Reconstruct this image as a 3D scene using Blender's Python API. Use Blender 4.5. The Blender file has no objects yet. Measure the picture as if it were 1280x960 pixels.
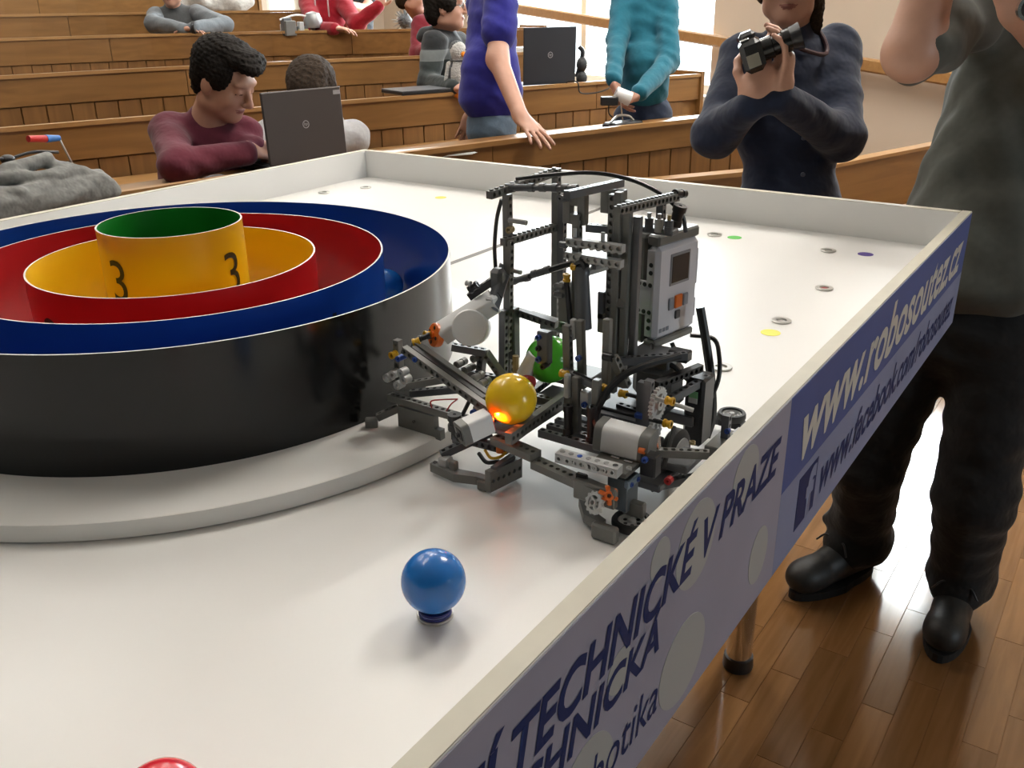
import bpy, bmesh, math, random
import numpy as np
from mathutils import Vector, Matrix, Quaternion
random.seed(7); rng = np.random.default_rng(7)
SC = bpy.context.scene; COL = SC.collection
PI = math.pi
# ------------------------------------------------------------------ camera, light, exposure
EYE = 1.48                      # camera height above the hall floor
ZT = EYE - 0.4629               # height of the playing surface
S0, N0 = np.array([math.sin(math.radians(20)), math.cos(math.radians(20))]), None
SD = Vector((math.sin(math.radians(20)), math.cos(math.radians(20)), 0))     # along the bench rows
ND = Vector((-math.cos(math.radians(20)), math.sin(math.radians(20)), 0))    # up the rows
def hall(s, n, z=0.0): return SD*s + ND*n + Vector((0, 0, z))
cam = bpy.data.cameras.new('camera'); camo = bpy.data.objects.new('camera', cam); COL.objects.link(camo)
cam.sensor_width = 36; cam.lens = 1157.3/1280*36; cam.clip_start = 0.02; cam.clip_end = 200
yaw, pitch, roll = 0.6048, 0.3959, 0.0122
fw = Vector((-math.sin(yaw)*math.cos(pitch), math.cos(yaw)*math.cos(pitch), -math.sin(pitch)))
rt = Vector((math.cos(yaw), math.sin(yaw), 0)); dn = -rt.cross(fw)
r2 = rt*math.cos(roll)+dn*math.sin(roll); d2 = -rt*math.sin(roll)+dn*math.cos(roll)
M = Matrix((( r2.x, -d2.x, -fw.x, 0), (r2.y, -d2.y, -fw.y, 0), (r2.z, -d2.z, -fw.z, EYE), (0, 0, 0, 1)))
camo.matrix_world = M
SC.camera = camo
W = bpy.data.worlds.new('overcast_sky'); SC.world = W; W.use_nodes = True
W.node_tree.nodes['Background'].inputs[0].default_value = (0.86, 0.93, 1.0, 1)
W.node_tree.nodes['Background'].inputs[1].default_value = 4.0
SC.view_settings.view_transform = 'Standard'; SC.view_settings.look = 'None'
SC.view_settings.gamma = 1.0; SC.view_settings.use_curve_mapping = False
SC.view_settings.exposure = 0.0
WINDOW_RADIANCE = 40.0
LAMP_RADIANCE = 56.0
CEIL = 4.3
def area_light(name, loc, direction, sx, sy, radiance, color=(1, 1, 1)):
    l = bpy.data.lights.new(name, 'AREA'); l.shape = 'RECTANGLE'; l.size = sx; l.size_y = sy
    l.energy = radiance*PI*sx*sy; l.color = color
    o = bpy.data.objects.new(name, l); COL.objects.link(o)
    o.location = loc; o.rotation_euler = Vector(direction).to_track_quat('-Z', 'Y').to_euler()
    return o
WALL_S = 5.7                    # end wall with the windows
# daylight just outside the two window openings: (n0, n1, z0, z1)
WINDOWS = [(5.30, 8.60, 0.74, 3.7), (2.85, 3.45, 1.22, 3.05)]
for (n0, n1, z0, z1) in WINDOWS:
    area_light('window_daylight', hall(WALL_S+0.42, (n0+n1)/2, (z0+z1)/2), -SD, n1-n0, z1-z0, WINDOW_RADIANCE*(.5 if n0 > 5 else 1), (0.90, 0.95, 1.0))
LAMPS = [(-.78, 4.0), (-.58, 4.0), (-.38, 4.0), (-.18, 4.0), (.02, 4.0), (-2.3, .8), (-2.5, 3.1), (-4.3, 1.6), (-4.3, 4.3), (-6.6, 3.2), (-6.6, 6.0)]      # tubes run along y

# ------------------------------------------------------------------ helpers
def link(o, parent=None):
    COL.objects.link(o)
    if parent is not None: o.parent = parent
    return o
def tag(o, label=None, cat=None, group=None, kind=None):
    if label: o['label'] = label
    if cat: o['category'] = cat
    if group: o['group'] = group
    if kind: o['kind'] = kind
    return o
def thing(name, loc, label, cat, group=None):
    o = bpy.data.objects.new(name, None); o.empty_display_size = 0.05; COL.objects.link(o); o.location = loc
    return tag(o, label, cat, group)
class MB:
    """collects shapes in world coordinates; build() links them as one mesh object"""
    def __init__(s): s.v = []; s.f = []; s.m = []; s.sm = []
    def add(s, vs, fs, mi=0, smooth=False):
        k = len(s.v); s.v += [tuple(v) for v in vs]
        for f in fs: s.f.append(tuple(k+i for i in f)); s.m.append(mi); s.sm.append(smooth)
        return s
    def box(s, c, size, ax=None, mi=0, bevel=0.0):
        c = Vector(c); X, Y, Z = ax if ax else (Vector((1, 0, 0)), Vector((0, 1, 0)), Vector((0, 0, 1)))
        X, Y, Z = Vector(X), Vector(Y), Vector(Z)
        hx, hy, hz = size[0]/2, size[1]/2, size[2]/2
        if bevel <= 0:
            vs = [c+X*(hx*i)+Y*(hy*j)+Z*(hz*k) for i in (-1, 1) for j in (-1, 1) for k in (-1, 1)]
            return s.add(vs, [(0, 1, 3, 2), (4, 6, 7, 5), (0, 4, 5, 1), (2, 3, 7, 6), (0, 2, 6, 4), (1, 5, 7, 3)], mi)
        b = min(bevel, hx*.9, hy*.9, hz*.9)
        vs = []; idx = {}
        for i in (-1, 1):
            for j in (-1, 1):
                for k in (-1, 1):
                    for a in range(3):
                        p = [hx-b, hy-b, hz-b]; p[a] += b
                        idx[(i, j, k, a)] = len(vs); vs.append(c+X*(i*p[0])+Y*(j*p[1])+Z*(k*p[2]))
        fs = []
        for a in range(3):
            b1, b2 = (a+1) % 3, (a+2) % 3
            for sg in (-1, 1):
                q = []
                for (u, w) in ((-1, -1), (1, -1), (1, 1), (-1, 1)):
                    t = [0, 0, 0]; t[a] = sg; t[b1] = u; t[b2] = w; q.append(idx[(t[0], t[1], t[2], a)])
                fs.append(q if sg > 0 else q[::-1])
        for a in range(3):
            b1, b2 = (a+1) % 3, (a+2) % 3
            for u in (-1, 1):
                for w in (-1, 1):
                    def g(e, which):
                        t = [0, 0, 0]; t[a] = e; t[b1] = u; t[b2] = w; return idx[(t[0], t[1], t[2], which)]
                    q = [g(-1, b1), g(1, b1), g(1, b2), g(-1, b2)]
                    fs.append(q if u*w < 0 else q[::-1])
        for i in (-1, 1):
            for j in (-1, 1):
                for k in (-1, 1):
                    q = [idx[(i, j, k, 0)], idx[(i, j, k, 1)], idx[(i, j, k, 2)]]
                    fs.append(q if i*j*k > 0 else q[::-1])
        return s.add(vs, fs, mi)
    def cyl(s, p0, p1, r0, r1=None, seg=16, caps=True, mi=0, smooth=True, ri=0.0):
        """solid (ri=0) or hollow tube between two points"""
        p0, p1 = Vector(p0), Vector(p1); r1 = r0 if r1 is None else r1
        d = (p1-p0).normalized(); a = d.orthogonal().normalized(); b = d.cross(a)
        ring = lambda p, r: [p+(a*math.cos(2*PI*i/seg)+b*math.sin(2*PI*i/seg))*r for i in range(seg)]
        vs = ring(p0, r0)+ring(p1, r1)
        s.add(vs, [(i, (i+1) % seg, seg+(i+1) % seg, seg+i) for i in range(seg)], mi, smooth)
        if ri > 0:
            vs = ring(p0, ri)+ring(p1, ri)
            s.add(vs, [(i, seg+i, seg+(i+1) % seg, (i+1) % seg) for i in range(seg)], mi, smooth)
            for p, r, fl in ((p0, r0, 1), (p1, r1, 0)):
                vs = ring(p, r)+ring(p, ri)
                fs = [(i, (i+1) % seg, seg+(i+1) % seg, seg+i) for i in range(seg)]
                s.add(vs, [f[::-1] for f in fs] if fl else fs, mi)
        elif caps:
            s.add(ring(p0, r0), [tuple(range(seg))[::-1]], mi); s.add(ring(p1, r1), [tuple(range(seg))], mi)
        return s
    def lathe(s, c, prof, axis=(0, 0, 1), seg=32, mi=0, smooth=True):
        c = Vector(c); d = Vector(axis).normalized(); a = d.orthogonal().normalized(); b = d.cross(a)
        vs = []
        for (r, h) in prof:
            vs += [c+d*h+(a*math.cos(2*PI*i/seg)+b*math.sin(2*PI*i/seg))*r for i in range(seg)]
        fs = []
        for k in range(len(prof)-1):
            for i in range(seg):
                j = (i+1) % seg; fs.append((k*seg+i, k*seg+j, (k+1)*seg+j, (k+1)*seg+i))
        return s.add(vs, fs, mi, smooth)
    def ball(s, c, r, mi=0, seg=32, rings=18, sc=(1, 1, 1)):
        c = Vector(c); vs = []; fs = []
        for k in range(rings+1):
            t = PI*k/rings
            for i in range(seg):
                p = 2*PI*i/seg; vs.append(c+Vector((r*sc[0]*math.sin(t)*math.cos(p), r*sc[1]*math.sin(t)*math.sin(p), r*sc[2]*math.cos(t))))
        for k in range(rings):
            for i in range(seg):
                j = (i+1) % seg; fs.append((k*seg+i, (k+1)*seg+i, (k+1)*seg+j, k*seg+j))
        return s.add(vs, fs, mi, True)
    def tube(s, pts, r, seg=8, mi=0, sub=6):
        """round tube through points (Catmull-Rom)"""
        P = [Vector(p) for p in pts]; Q = []
        if len(P) > 2:
            E = [P[0]*2-P[1]]+P+[P[-1]*2-P[-2]]
            for i in range(1, len(E)-2):
                for k in range(sub):
                    t = k/sub; a, b, c, d = E[i-1], E[i], E[i+1], E[i+2]
                    Q.append(0.5*((2*b)+(c-a)*t+(2*a-5*b+4*c-d)*t*t+(3*b-a-3*c+d)*t**3))
            Q.append(P[-1])
        else: Q = P
        vs = []; u = None
        for i, q in enumerate(Q):
            d = (Q[min(i+1, len(Q)-1)]-Q[max(i-1, 0)]).normalized()
            u = d.orthogonal().normalized() if u is None else (u-d*u.dot(d)).normalized()
            w = d.cross(u); vs += [q+(u*math.cos(2*PI*k/seg)+w*math.sin(2*PI*k/seg))*r for k in range(seg)]
        n = len(Q)
        fs = [(i*seg+k, i*seg+(k+1) % seg, (i+1)*seg+(k+1) % seg, (i+1)*seg+k) for i in range(n-1) for k in range(seg)]
        s.add(vs, fs, mi, True)
        s.add(vs[:seg], [tuple(range(seg))[::-1]], mi); s.add(vs[-seg:], [tuple(range(seg))], mi)
        return s
    def prism(s, pts, off, mi=0):
        """polygon pts (world, planar) extruded by vector off"""
        P = [Vector(p) for p in pts]; off = Vector(off); n = len(P)
        nrm = Vector((0, 0, 0))
        for i in range(n): nrm += (P[i]-P[0]).cross(P[(i+1) % n]-P[0])
        if nrm.dot(off) > 0: P = P[::-1]
        vs = P+[p+off for p in P]
        return s.add(vs, [tuple(range(n)), tuple(range(2*n-1, n-1, -1))]+[(i, n+i, n+(i+1) % n, (i+1) % n) for i in range(n)], mi)
    def build(s, name, mats, parent=None, label=None):
        o0 = Vector(parent.location) if parent is not None else Vector((0, 0, 0))
        p = parent
        while p is not None and p.parent is not None: p = p.parent; o0 = o0+Vector(p.location)
        me = bpy.data.meshes.new(name)
        me.from_pydata([(v[0]-o0.x, v[1]-o0.y, v[2]-o0.z) for v in s.v], [], s.f)
        for m in (mats if isinstance(mats, (list, tuple)) else [mats]): me.materials.append(m)
        me.polygons.foreach_set('material_index', s.m); me.polygons.foreach_set('use_smooth', s.sm)
        me.update()
        if any(s.sm): me.set_sharp_from_angle(angle=0.75)
        o = bpy.data.objects.new(name, me); link(o, parent)
        if label: o['label'] = label
        return o
def settle(o, base=None):
    """moves a top-level mesh object's origin to its base"""
    me = o.data; n = len(me.vertices); co = np.empty(n*3, 'f'); me.vertices.foreach_get('co', co); co = co.reshape(-1, 3)
    c = np.array([(co[:, 0].min()+co[:, 0].max())/2, (co[:, 1].min()+co[:, 1].max())/2, co[:, 2].min()]) if base is None else np.array(base)
    me.vertices.foreach_set('co', (co-c).astype('f').ravel()); me.update(); o.location = o.location+Vector(c); return o
T = lambda x, y, z=0.0: Vector((x, y, z+ZT))       # point given above the playing surface

# ------------------------------------------------------------------ materials
def srgb(r, g, b):
    f = lambda c: (c/255/12.92 if c/255 <= .04045 else ((c/255+.055)/1.055)**2.4)
    return (f(r), f(g), f(b))
def mat(name, col, rough=0.5, metal=0.0, noise=0.0, nscale=40.0, bump=0.0, bscale=60.0, spec=0.5, coat=0.0, sheen=0.0, emit=None, estr=0.0, stretch=None, bdist=0.002):
    m = bpy.data.materials.new(name); m.use_nodes = True; nt = m.node_tree; b = nt.nodes['Principled BSDF']
    b.inputs['Base Color'].default_value = (*col, 1); b.inputs['Roughness'].default_value = rough; b.inputs['Metallic'].default_value = metal
    b.inputs['Specular IOR Level'].default_value = spec; b.inputs['Coat Weight'].default_value = coat
    if sheen: b.inputs['Sheen Weight'].default_value = sheen
    if emit: b.inputs['Emission Color'].default_value = (*emit, 1); b.inputs['Emission Strength'].default_value = estr
    if noise or bump:
        tc = nt.nodes.new('ShaderNodeTexCoord'); src = tc.outputs['Object']
        if stretch:
            mp = nt.nodes.new('ShaderNodeMapping'); mp.inputs['Scale'].default_value = stretch; nt.links.new(src, mp.inputs['Vector']); src = mp.outputs['Vector']
    if noise:
        n = nt.nodes.new('ShaderNodeTexNoise'); n.inputs['Scale'].default_value = nscale; n.inputs['Detail'].default_value = 5
        nt.links.new(src, n.inputs['Vector'])
        r = nt.nodes.new('ShaderNodeMapRange'); r.inputs['From Min'].default_value = .25; r.inputs['From Max'].default_value = .75
        r.inputs['To Min'].default_value = 1-noise; r.inputs['To Max'].default_value = 1+noise
        nt.links.new(n.outputs['Fac'], r.inputs['Value'])
        x = nt.nodes.new('ShaderNodeVectorMath'); x.operation = 'SCALE'; x.inputs[0].default_value = col
        nt.links.new(r.outputs['Result'], x.inputs['Scale']); nt.links.new(x.outputs['Vector'], b.inputs['Base Color'])
    if bump:
        n2 = nt.nodes.new('ShaderNodeTexNoise'); n2.inputs['Scale'].default_value = bscale; n2.inputs['Detail'].default_value = 3
        nt.links.new(src, n2.inputs['Vector'])
        bp = nt.nodes.new('ShaderNodeBump'); bp.inputs['Strength'].default_value = bump; bp.inputs['Distance'].default_value = bdist
        nt.links.new(n2.outputs['Fac'], bp.inputs['Height']); nt.links.new(bp.outputs['Normal'], b.inputs['Normal'])
    return m
def wood(name, c1, c2, rough=0.4, rot=0.0, scale=(1.2, 16, 16), coat=0.0, vary=0.0, bump=.08):
    """c1/c2: grain colours; grain runs along local x turned by rot about z"""
    m = bpy.data.materials.new(name); m.use_nodes = True; nt = m.node_tree; b = nt.nodes['Principled BSDF']
    tc = nt.nodes.new('ShaderNodeTexCoord'); mp = nt.nodes.new('ShaderNodeMapping'); mp.vector_type = 'TEXTURE'
    mp.inputs['Rotation'].default_value = (0, 0, rot); mp.inputs['Scale'].default_value = tuple(1/x for x in scale)
    nt.links.new(tc.outputs['Object'], mp.inputs['Vector'])
    n = nt.nodes.new('ShaderNodeTexNoise'); n.inputs['Scale'].default_value = 1.6; n.inputs['Detail'].default_value = 7; n.inputs['Distortion'].default_value = 0.7
    oi = nt.nodes.new('ShaderNodeObjectInfo'); ad = nt.nodes.new('ShaderNodeVectorMath'); ad.operation = 'ADD'
    sc = nt.nodes.new('ShaderNodeVectorMath'); sc.operation = 'SCALE'; sc.inputs[0].default_value = (17, 9, 5)
    nt.links.new(oi.outputs['Random'], sc.inputs['Scale']); nt.links.new(mp.outputs['Vector'], ad.inputs[0]); nt.links.new(sc.outputs['Vector'], ad.inputs[1])
    nt.links.new(ad.outputs['Vector'], n.inputs['Vector'])
    cr = nt.nodes.new('ShaderNodeValToRGB'); cr.color_ramp.elements[0].position = .32; cr.color_ramp.elements[1].position = .7
    cr.color_ramp.elements[0].color = (*c2, 1); cr.color_ramp.elements[1].color = (*c1, 1)
    nt.links.new(n.outputs['Fac'], cr.inputs['Fac'])
    mr = nt.nodes.new('ShaderNodeMapRange'); mr.inputs['To Min'].default_value = 1-vary; mr.inputs['To Max'].default_value = 1+vary
    nt.links.new(oi.outputs['Random'], mr.inputs['Value'])
    x = nt.nodes.new('ShaderNodeVectorMath'); x.operation = 'SCALE'; nt.links.new(cr.outputs['Color'], x.inputs[0]); nt.links.new(mr.outputs['Result'], x.inputs['Scale'])
    nt.links.new(x.outputs['Vector'], b.inputs['Base Color']); b.inputs['Roughness'].default_value = rough; b.inputs['Coat Weight'].default_value = coat
    if bump:
        bp = nt.nodes.new('ShaderNodeBump'); bp.inputs['Strength'].default_value = bump; bp.inputs['Distance'].default_value = .001
        nt.links.new(n.outputs['Fac'], bp.inputs['Height']); nt.links.new(bp.outputs['Normal'], b.inputs['Normal'])
    return m
RY = math.radians(70)      # bench rows run along (sin20, cos20): 70 degrees from x
OAK = wood('oak_veneer', (0.25, 0.122, 0.036), (0.19, 0.088, 0.024), 0.38, RY)
OAK_EDGE = wood('oak_edge', (0.37, 0.20, 0.072), (0.30, 0.155, 0.054), 0.35, RY)
OAK_PLANK = wood('oak_plank', (0.235, 0.112, 0.033), (0.175, 0.080, 0.023), 0.42, RY, (16, 16, 1.2), vary=.08)
PARQUET = wood('parquet', (0.25, 0.125, 0.048), (0.18, 0.085, 0.030), 0.12, PI/2, (1.6, 22, 22), vary=.22, bump=.03)
WHITE_BOARD = mat('white_laminate', (0.80, 0.79, 0.77), 0.32, noise=.015, nscale=3)
WHITE_EDGE = mat('white_edge', (0.55, 0.52, 0.43), 0.5, noise=.05, nscale=30)
WALLP = mat('wall_paint', (0.56, 0.47, 0.375), 0.8, noise=.04, nscale=2)
DARKWALL = mat('dark_green_board_wall', (.05, .065, .055), .6, noise=.1, nscale=3)
WALLW = mat('ceiling_paint', (0.80, 0.78, 0.74), 0.85)
FRAMEP = mat('window_frame_paint', (0.62, 0.58, 0.50), 0.5)
def glass_mat():
    m = bpy.data.materials.new('window_glass'); m.use_nodes = True; nt = m.node_tree; nt.nodes.clear()
    o = nt.nodes.new('ShaderNodeOutputMaterial'); t = nt.nodes.new('ShaderNodeBsdfTransparent'); g = nt.nodes.new('ShaderNodeBsdfGlossy'); x = nt.nodes.new('ShaderNodeMixShader')
    x.inputs[0].default_value = .06; g.inputs['Roughness'].default_value = .02
    t.inputs[0].default_value = (.95, .97, .96, 1)
    nt.links.new(t.outputs[0], x.inputs[1]); nt.links.new(g.outputs[0], x.inputs[2]); nt.links.new(x.outputs[0], o.inputs[0]); return m
GLASS = glass_mat()
CHROME = mat('chrome', (0.75, 0.75, 0.76), 0.18, 1.0)
STEEL = mat('brushed_steel', (0.62, 0.61, 0.58), 0.3, 1.0)
BLACKP = mat('black_plastic', (0.018, 0.018, 0.02), 0.35)
RUBBER = mat('black_rubber', (0.015, 0.015, 0.016), 0.6)
DKGREY = mat('dark_grey_brick_plastic', (0.17, 0.17, 0.16), 0.33, noise=.05, nscale=80)
DKGREY2 = mat('dark_stone_plastic', (0.115, 0.12, 0.13), 0.33)
LTGREY = mat('light_grey_brick_plastic', (0.48, 0.49, 0.49), 0.33)
WHITEP = mat('white_plastic', (0.80, 0.80, 0.80), 0.28)
YELP = mat('yellow_plastic', (0.72, 0.42, 0.02), 0.3)
BLUEPEG = mat('blue_peg_plastic', (0.02, 0.07, 0.35), 0.35)
ORANGEP = mat('orange_plastic', (0.80, 0.17, 0.02), 0.35)
REDP = mat('red_plastic', (0.5, 0.02, 0.02), 0.35)
TAN = mat('tan_plastic', (0.42, 0.32, 0.14), 0.4)
SCREEN = mat('grey_screen', (0.045, 0.04, 0.04), 0.2)
INK = mat('dark_ink', (0.02, 0.017, 0.012), 0.5)
# ------------------------------------------------------------------ room shell
SMIN, NMIN, NMAX = -4.2, -4.2, 10.6
AX = (SD, ND, Vector((0, 0, 1)))
def hbox(mb, s0, s1, n0, n1, z0, z1, mi=0, bevel=0.0):
    return mb.box(hall((s0+s1)/2, (n0+n1)/2, (z0+z1)/2), (s1-s0, n1-n0, z1-z0), AX, mi, bevel)
floor = hbox(MB(), SMIN, WALL_S+.4, NMIN, NMAX+.4, -.25, -.003).build('floor', PARQUET); tag(floor, kind='structure')
pm = MB().box((0, 0, -.0015), (.0692, .4192, .003), bevel=.0006).build('plank', PARQUET, floor)
first = True
for i in range(27):
    for k in range(-1, 8):
        x = -1.1+i*.07; y = .75+k*.42+(i % 3)*.14
        if not (.7 < y < 3.7): continue
        o = pm if first else pm.copy()
        if not first: link(o, floor)
        first = False; o.location = (x, y, 0)
tag(hbox(MB(), SMIN, WALL_S+.4, NMIN, NMAX+.4, CEIL, CEIL+.2).build('ceiling', WALLW), kind='structure')
def wall_with_windows(name, along, fixed0, fixed1, lo, hi, wins, wm=None):
    wm = wm or WALLP
    mb = MB()
    def b(a0, a1, z0, z1):
        if a1-a0 < 1e-4 or z1-z0 < 1e-4: return
        if along == 'n': hbox(mb, fixed0, fixed1, a0, a1, z0, z1)
        else: hbox(mb, a0, a1, fixed0, fixed1, z0, z1)
    cur = lo
    for (a0, a1, z0, z1) in sorted(wins):
        b(cur, a0, -.25, CEIL); b(a0, a1, -.25, z0); b(a0, a1, z1, CEIL); cur = a1
    b(cur, hi, -.25, CEIL)
    return tag(mb.build(name, wm), kind='structure')
wall_with_windows('wall_right', 'n', WALL_S, WALL_S+.35, NMIN, NMAX, WINDOWS)
FILLWIN = [(2.75, 3.65, 1.05, 2.75)]  # unseen window, added to bring cool daylight onto the banner side
BACKWIN = [(4.25, 4.68, 1.0, 3.7)]
wall_with_windows('wall_back', 's', NMAX, NMAX+.35, SMIN, WALL_S+.35, BACKWIN)
area_light('window_daylight', hall(4.465, NMAX+.42, 2.35), -ND, .6, 2.8, WINDOW_RADIANCE*.3, (0.90, 0.95, 1.0))
wall_with_windows('wall_left', 'n', SMIN-.35, SMIN, NMIN, NMAX, [], DARKWALL)
wall_with_windows('wall_front', 's', NMIN-.35, NMIN, SMIN-.35, WALL_S+.35, FILLWIN, DARKWALL)
area_light('window_daylight', hall(3.2, NMIN-.42, 1.9), ND, .9, 1.7, WINDOW_RADIANCE*.45, (0.82, 0.90, 1.0))  # cool fill from the right through the added front-wall opening
def window(idx, along, fix, a0, a1, z0, z1, bars, hbars):
    def B(mb, p0, p1, q0, q1, d0=fix+.10, d1=fix+.16):
        return hbox(mb, d0, d1, p0, p1, q0, q1) if along == 'n' else hbox(mb, p0, p1, d0, d1, q0, q1)
    fr = MB()
    for (p0, p1) in ((a0, a0+.07), (a1-.07, a1)): B(fr, p0, p1, z0, z1)
    for (q0, q1) in ((z0, z0+.07), (z1-.07, z1)): B(fr, a0+.07, a1-.07, q0, q1)
    w = tag(fr.build('window_%d' % idx, FRAMEP), kind='structure')
    xs = [a0+.07]
    for c in bars:
        m = MB(); B(m, c-.035, c+.035, z0+.07, z1-.07); m.build('mullion', FRAMEP, w); xs += [c-.035, c+.035]
    xs.append(a1-.07)
    for i in range(0, len(xs), 2):
        zs = [z0+.07]
        for c in hbars:
            m = MB(); B(m, xs[i], xs[i+1], c-.03, c+.03); m.build('crossbar', FRAMEP, w); zs += [c-.03, c+.03]
        zs.append(z1-.07)
        for k in range(0, len(zs), 2):
            m = MB(); B(m, xs[i], xs[i+1], zs[k], zs[k+1], fix+.125, fix+.133); m.build('pane', GLASS, w)
    m = MB(); B(m, a0-.05, a1+.05, z0-.04, z0-.001, fix-.06, fix+.34); m.build('window_sill', FRAMEP, w)
    return w
window(1, 'n', WALL_S, 5.30, 8.60, .74, 3.7, [6.98], [2.6])
window(2, 'n', WALL_S, 2.85, 3.45, 1.22, 3.05, [], [])
window(4, 's', NMIN-.30, 2.75, 3.65, 1.05, 2.75, [], [])  # out of view, added for its light on the right-hand faces
window(3, 's', NMAX, 4.25, 4.68, 1.0, 3.7, [], [2.6])
# wooden rail along the end wall, rising with the rows
t = thing('handrail', hall(5.6, 5.0, 0), 'long oak wall rail sloping up past the bright window', 'handrail')
rz = lambda n: 1.045+(n-3.85)*.0855
m = MB(); a, b = hall(5.60, .6, rz(.6)), hall(5.60, 9.9, rz(9.9)); d = (b-a).normalized()
m.box((a+b)/2, ((b-a).length, .055, .085), (d, SD, d.cross(SD).normalized()), bevel=.012); m.build('rail', OAK_EDGE, t)
for n in (1.0, 3.6, 4.9, 9.0):
    m = MB(); m.cyl(hall(5.705, n, rz(n)-.06), hall(5.60, n, rz(n)-.03), .012); m.build('bracket', STEEL, t)

# ceiling lamps
DIFF = mat('lamp_diffuser', (.9, .9, .85), .6, emit=(1.0, .95, .87), estr=LAMP_RADIANCE)
HOUS = mat('lamp_housing', (.7, .7, .7), .4)
lamp = None
for (lx_, ly_) in LAMPS:
    if lamp is None:
        lamp = thing('ceiling_lamp', (0, 0, 0), 'long narrow fluorescent ceiling lamp with a glowing tube', 'lamp', 'fluorescent lamps on the ceiling')
        MB().box((0, 0, .05), (.14, 1.56, .10), None, bevel=.01).build('housing', HOUS, lamp)
        MB().box((0, 0, -.012), (.09, 1.5, .022), None).build('diffuser', DIFF, lamp)
        L = lamp
    else:
        L = lamp.copy(); link(L)
        for c in lamp.children: k = c.copy(); link(k, L)
    L.location = (lx_, ly_, CEIL-.10)

# ------------------------------------------------------------------ bench rows
def poly(c): return lambda s: c[0]*s*s+c[1]*s+c[2]
def strip(mb, f, s0, s1, d0, d1, z0, z1, step=.3, mi=0):
    k = max(1, int(math.ceil((s1-s0)/step))); vs = []; fs = []
    for i in range(k+1):
        s = s0+(s1-s0)*i/k; n = f(s)
        vs += [hall(s, n+d0, z0), hall(s, n+d1, z0), hall(s, n+d1, z1), hall(s, n+d0, z1)]
    for i in range(k):
        for a in range(4):
            b = (a+1) % 4; fs.append((i*4+a, i*4+b, i*4+4+b, i*4+4+a))
    fs += [(3, 2, 1, 0), (k*4, k*4+1, k*4+2, k*4+3)]
    return mb.add(vs, fs, mi)
PLANKMESH = {}
def bench_row(label, c, z, zf, s0, s1, band, seat=None, bseat=None, bs1=None, pw=.122, panel=1.6, plank_from=None, depth=.30):
    f = poly(c)
    t = thing('bench_row', hall((s0+s1)/2, f((s0+s1)/2), zf), label, 'bench')
    strip(MB(), f, s0, s1, -.010, .020, z-.018, z).build('cap_rail', OAK_EDGE, t)
    strip(MB(), f, s0, s1, .047, depth, z-.060, z-.035).build('desk_top', OAK, t)
    s = s0
    while s < s1-.05:
        e = min(s+panel, s1); e = s1 if s1-e < .4 else e
        strip(MB(), f, s, e-.004, 0, .02, z-band, z-.019).build('band_panel', OAK, t); s = e
    strip(MB(), f, s0, s1, .024, .045, zf+.002, z-.03).build('backing', OAK, t)
    if (zf, z) not in PLANKMESH:
        h = z-band-.004-zf
        PLANKMESH[(zf, z)] = MB().box((0, 0, h/2), (pw-.005, .012, h), bevel=.002)
    pmb = PLANKMESH[(zf, z)]; base = None
    p0 = s0 if plank_from is None else plank_from
    n = int((s1-p0)/pw)
    for i in range(n):
        sc = p0+(i+.5)*pw; sl = 2*c[0]*sc+c[1]
        if base is None:
            base = pmb.build('plank', OAK_PLANK); base.parent = t; o = base
        else: o = base.copy(); link(o, t)
        q = hall(sc, f(sc)+.0145, zf)-Vector(t.location); tan = SD+ND*sl
        o.location = q; o.rotation_euler = (0, 0, math.atan2(tan.y, tan.x))
    for se in (s1,):
        m = MB(); hbox(m, se+.001, se+.028, f(se)-.012, f(se)+depth, zf+.002, z+.012); m.build('end_panel', OAK, t)
    if seat:
        ds, zz, a, b = seat
        strip(MB(), f, a, b, -ds-.26, -ds, zz-.028, zz).build('seat', OAK_EDGE, t)
        m = MB(); k = max(2, int((b-a)/1.1))
        for i in range(k+1):
            sc = a+.1+(b-a-.2)*i/k; hbox(m, sc-.02, sc+.02, f(sc)-ds-.02, f(sc)-.001, zz-.10, zz-.03)
        m.build('seat_bracket', STEEL, t)
    if bseat:
        keep = s1; s1 = bs1 or s1
        strip(MB(), f, s0, s1, .42, .74, bseat-.03, bseat).build('seat', OAK_EDGE, t)
        m = MB(); k = max(2, int((s1-s0)/1.2))
        for i in range(k+1):
            sc = s0+.1+(s1-s0-.2)*i/k; hbox(m, sc-.02, sc+.02, f(sc)+.56, f(sc)+.60, zf+.001, bseat-.03)
        m.build('seat_post', STEEL, t)
    return t, f
R5, R4, R3, R2 = (-.04, .206, 2.672), (-.009, .048, 4.147), (-.06, .20, 5.36), (-.12, .30, 6.97)
R1, R0 = (-.12, .30, 8.15), (-.12, .30, 9.2)
bench_row('nearest curved oak bench row, the one carrying the near laptop', R5, .985, 0.0, -1.2, 3.75, .118, bseat=.60, bs1=1.85)
bench_row('oak bench row under the plush penguin and the far laptop', R4, 1.034, .08, -1.2, 4.41, .15, seat=(.02, .80, -1.0, 4.3), bseat=.70)
bench_row('oak bench row just behind the plush penguin', R3, 1.144, .20, -1.5, 4.15, .155, bseat=.77)
bench_row('oak bench row with the grey sweater boy leaning on it', R2, 1.27, .32, -1.5, 4.50, .17, bseat=.83, bs1=3.55)
bench_row('oak bench row under the pale jacket heap', R1, 1.402, .45, -1.5, 3.85, .17)
bench_row('rearmost oak bench row, at the top edge of the view', R0, 1.56, .58, -1.5, 3.45, .17)
zfs = [(R4, .08), (R3, .20), (R2, .32), (R1, .45), (R0, .58)]
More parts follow.
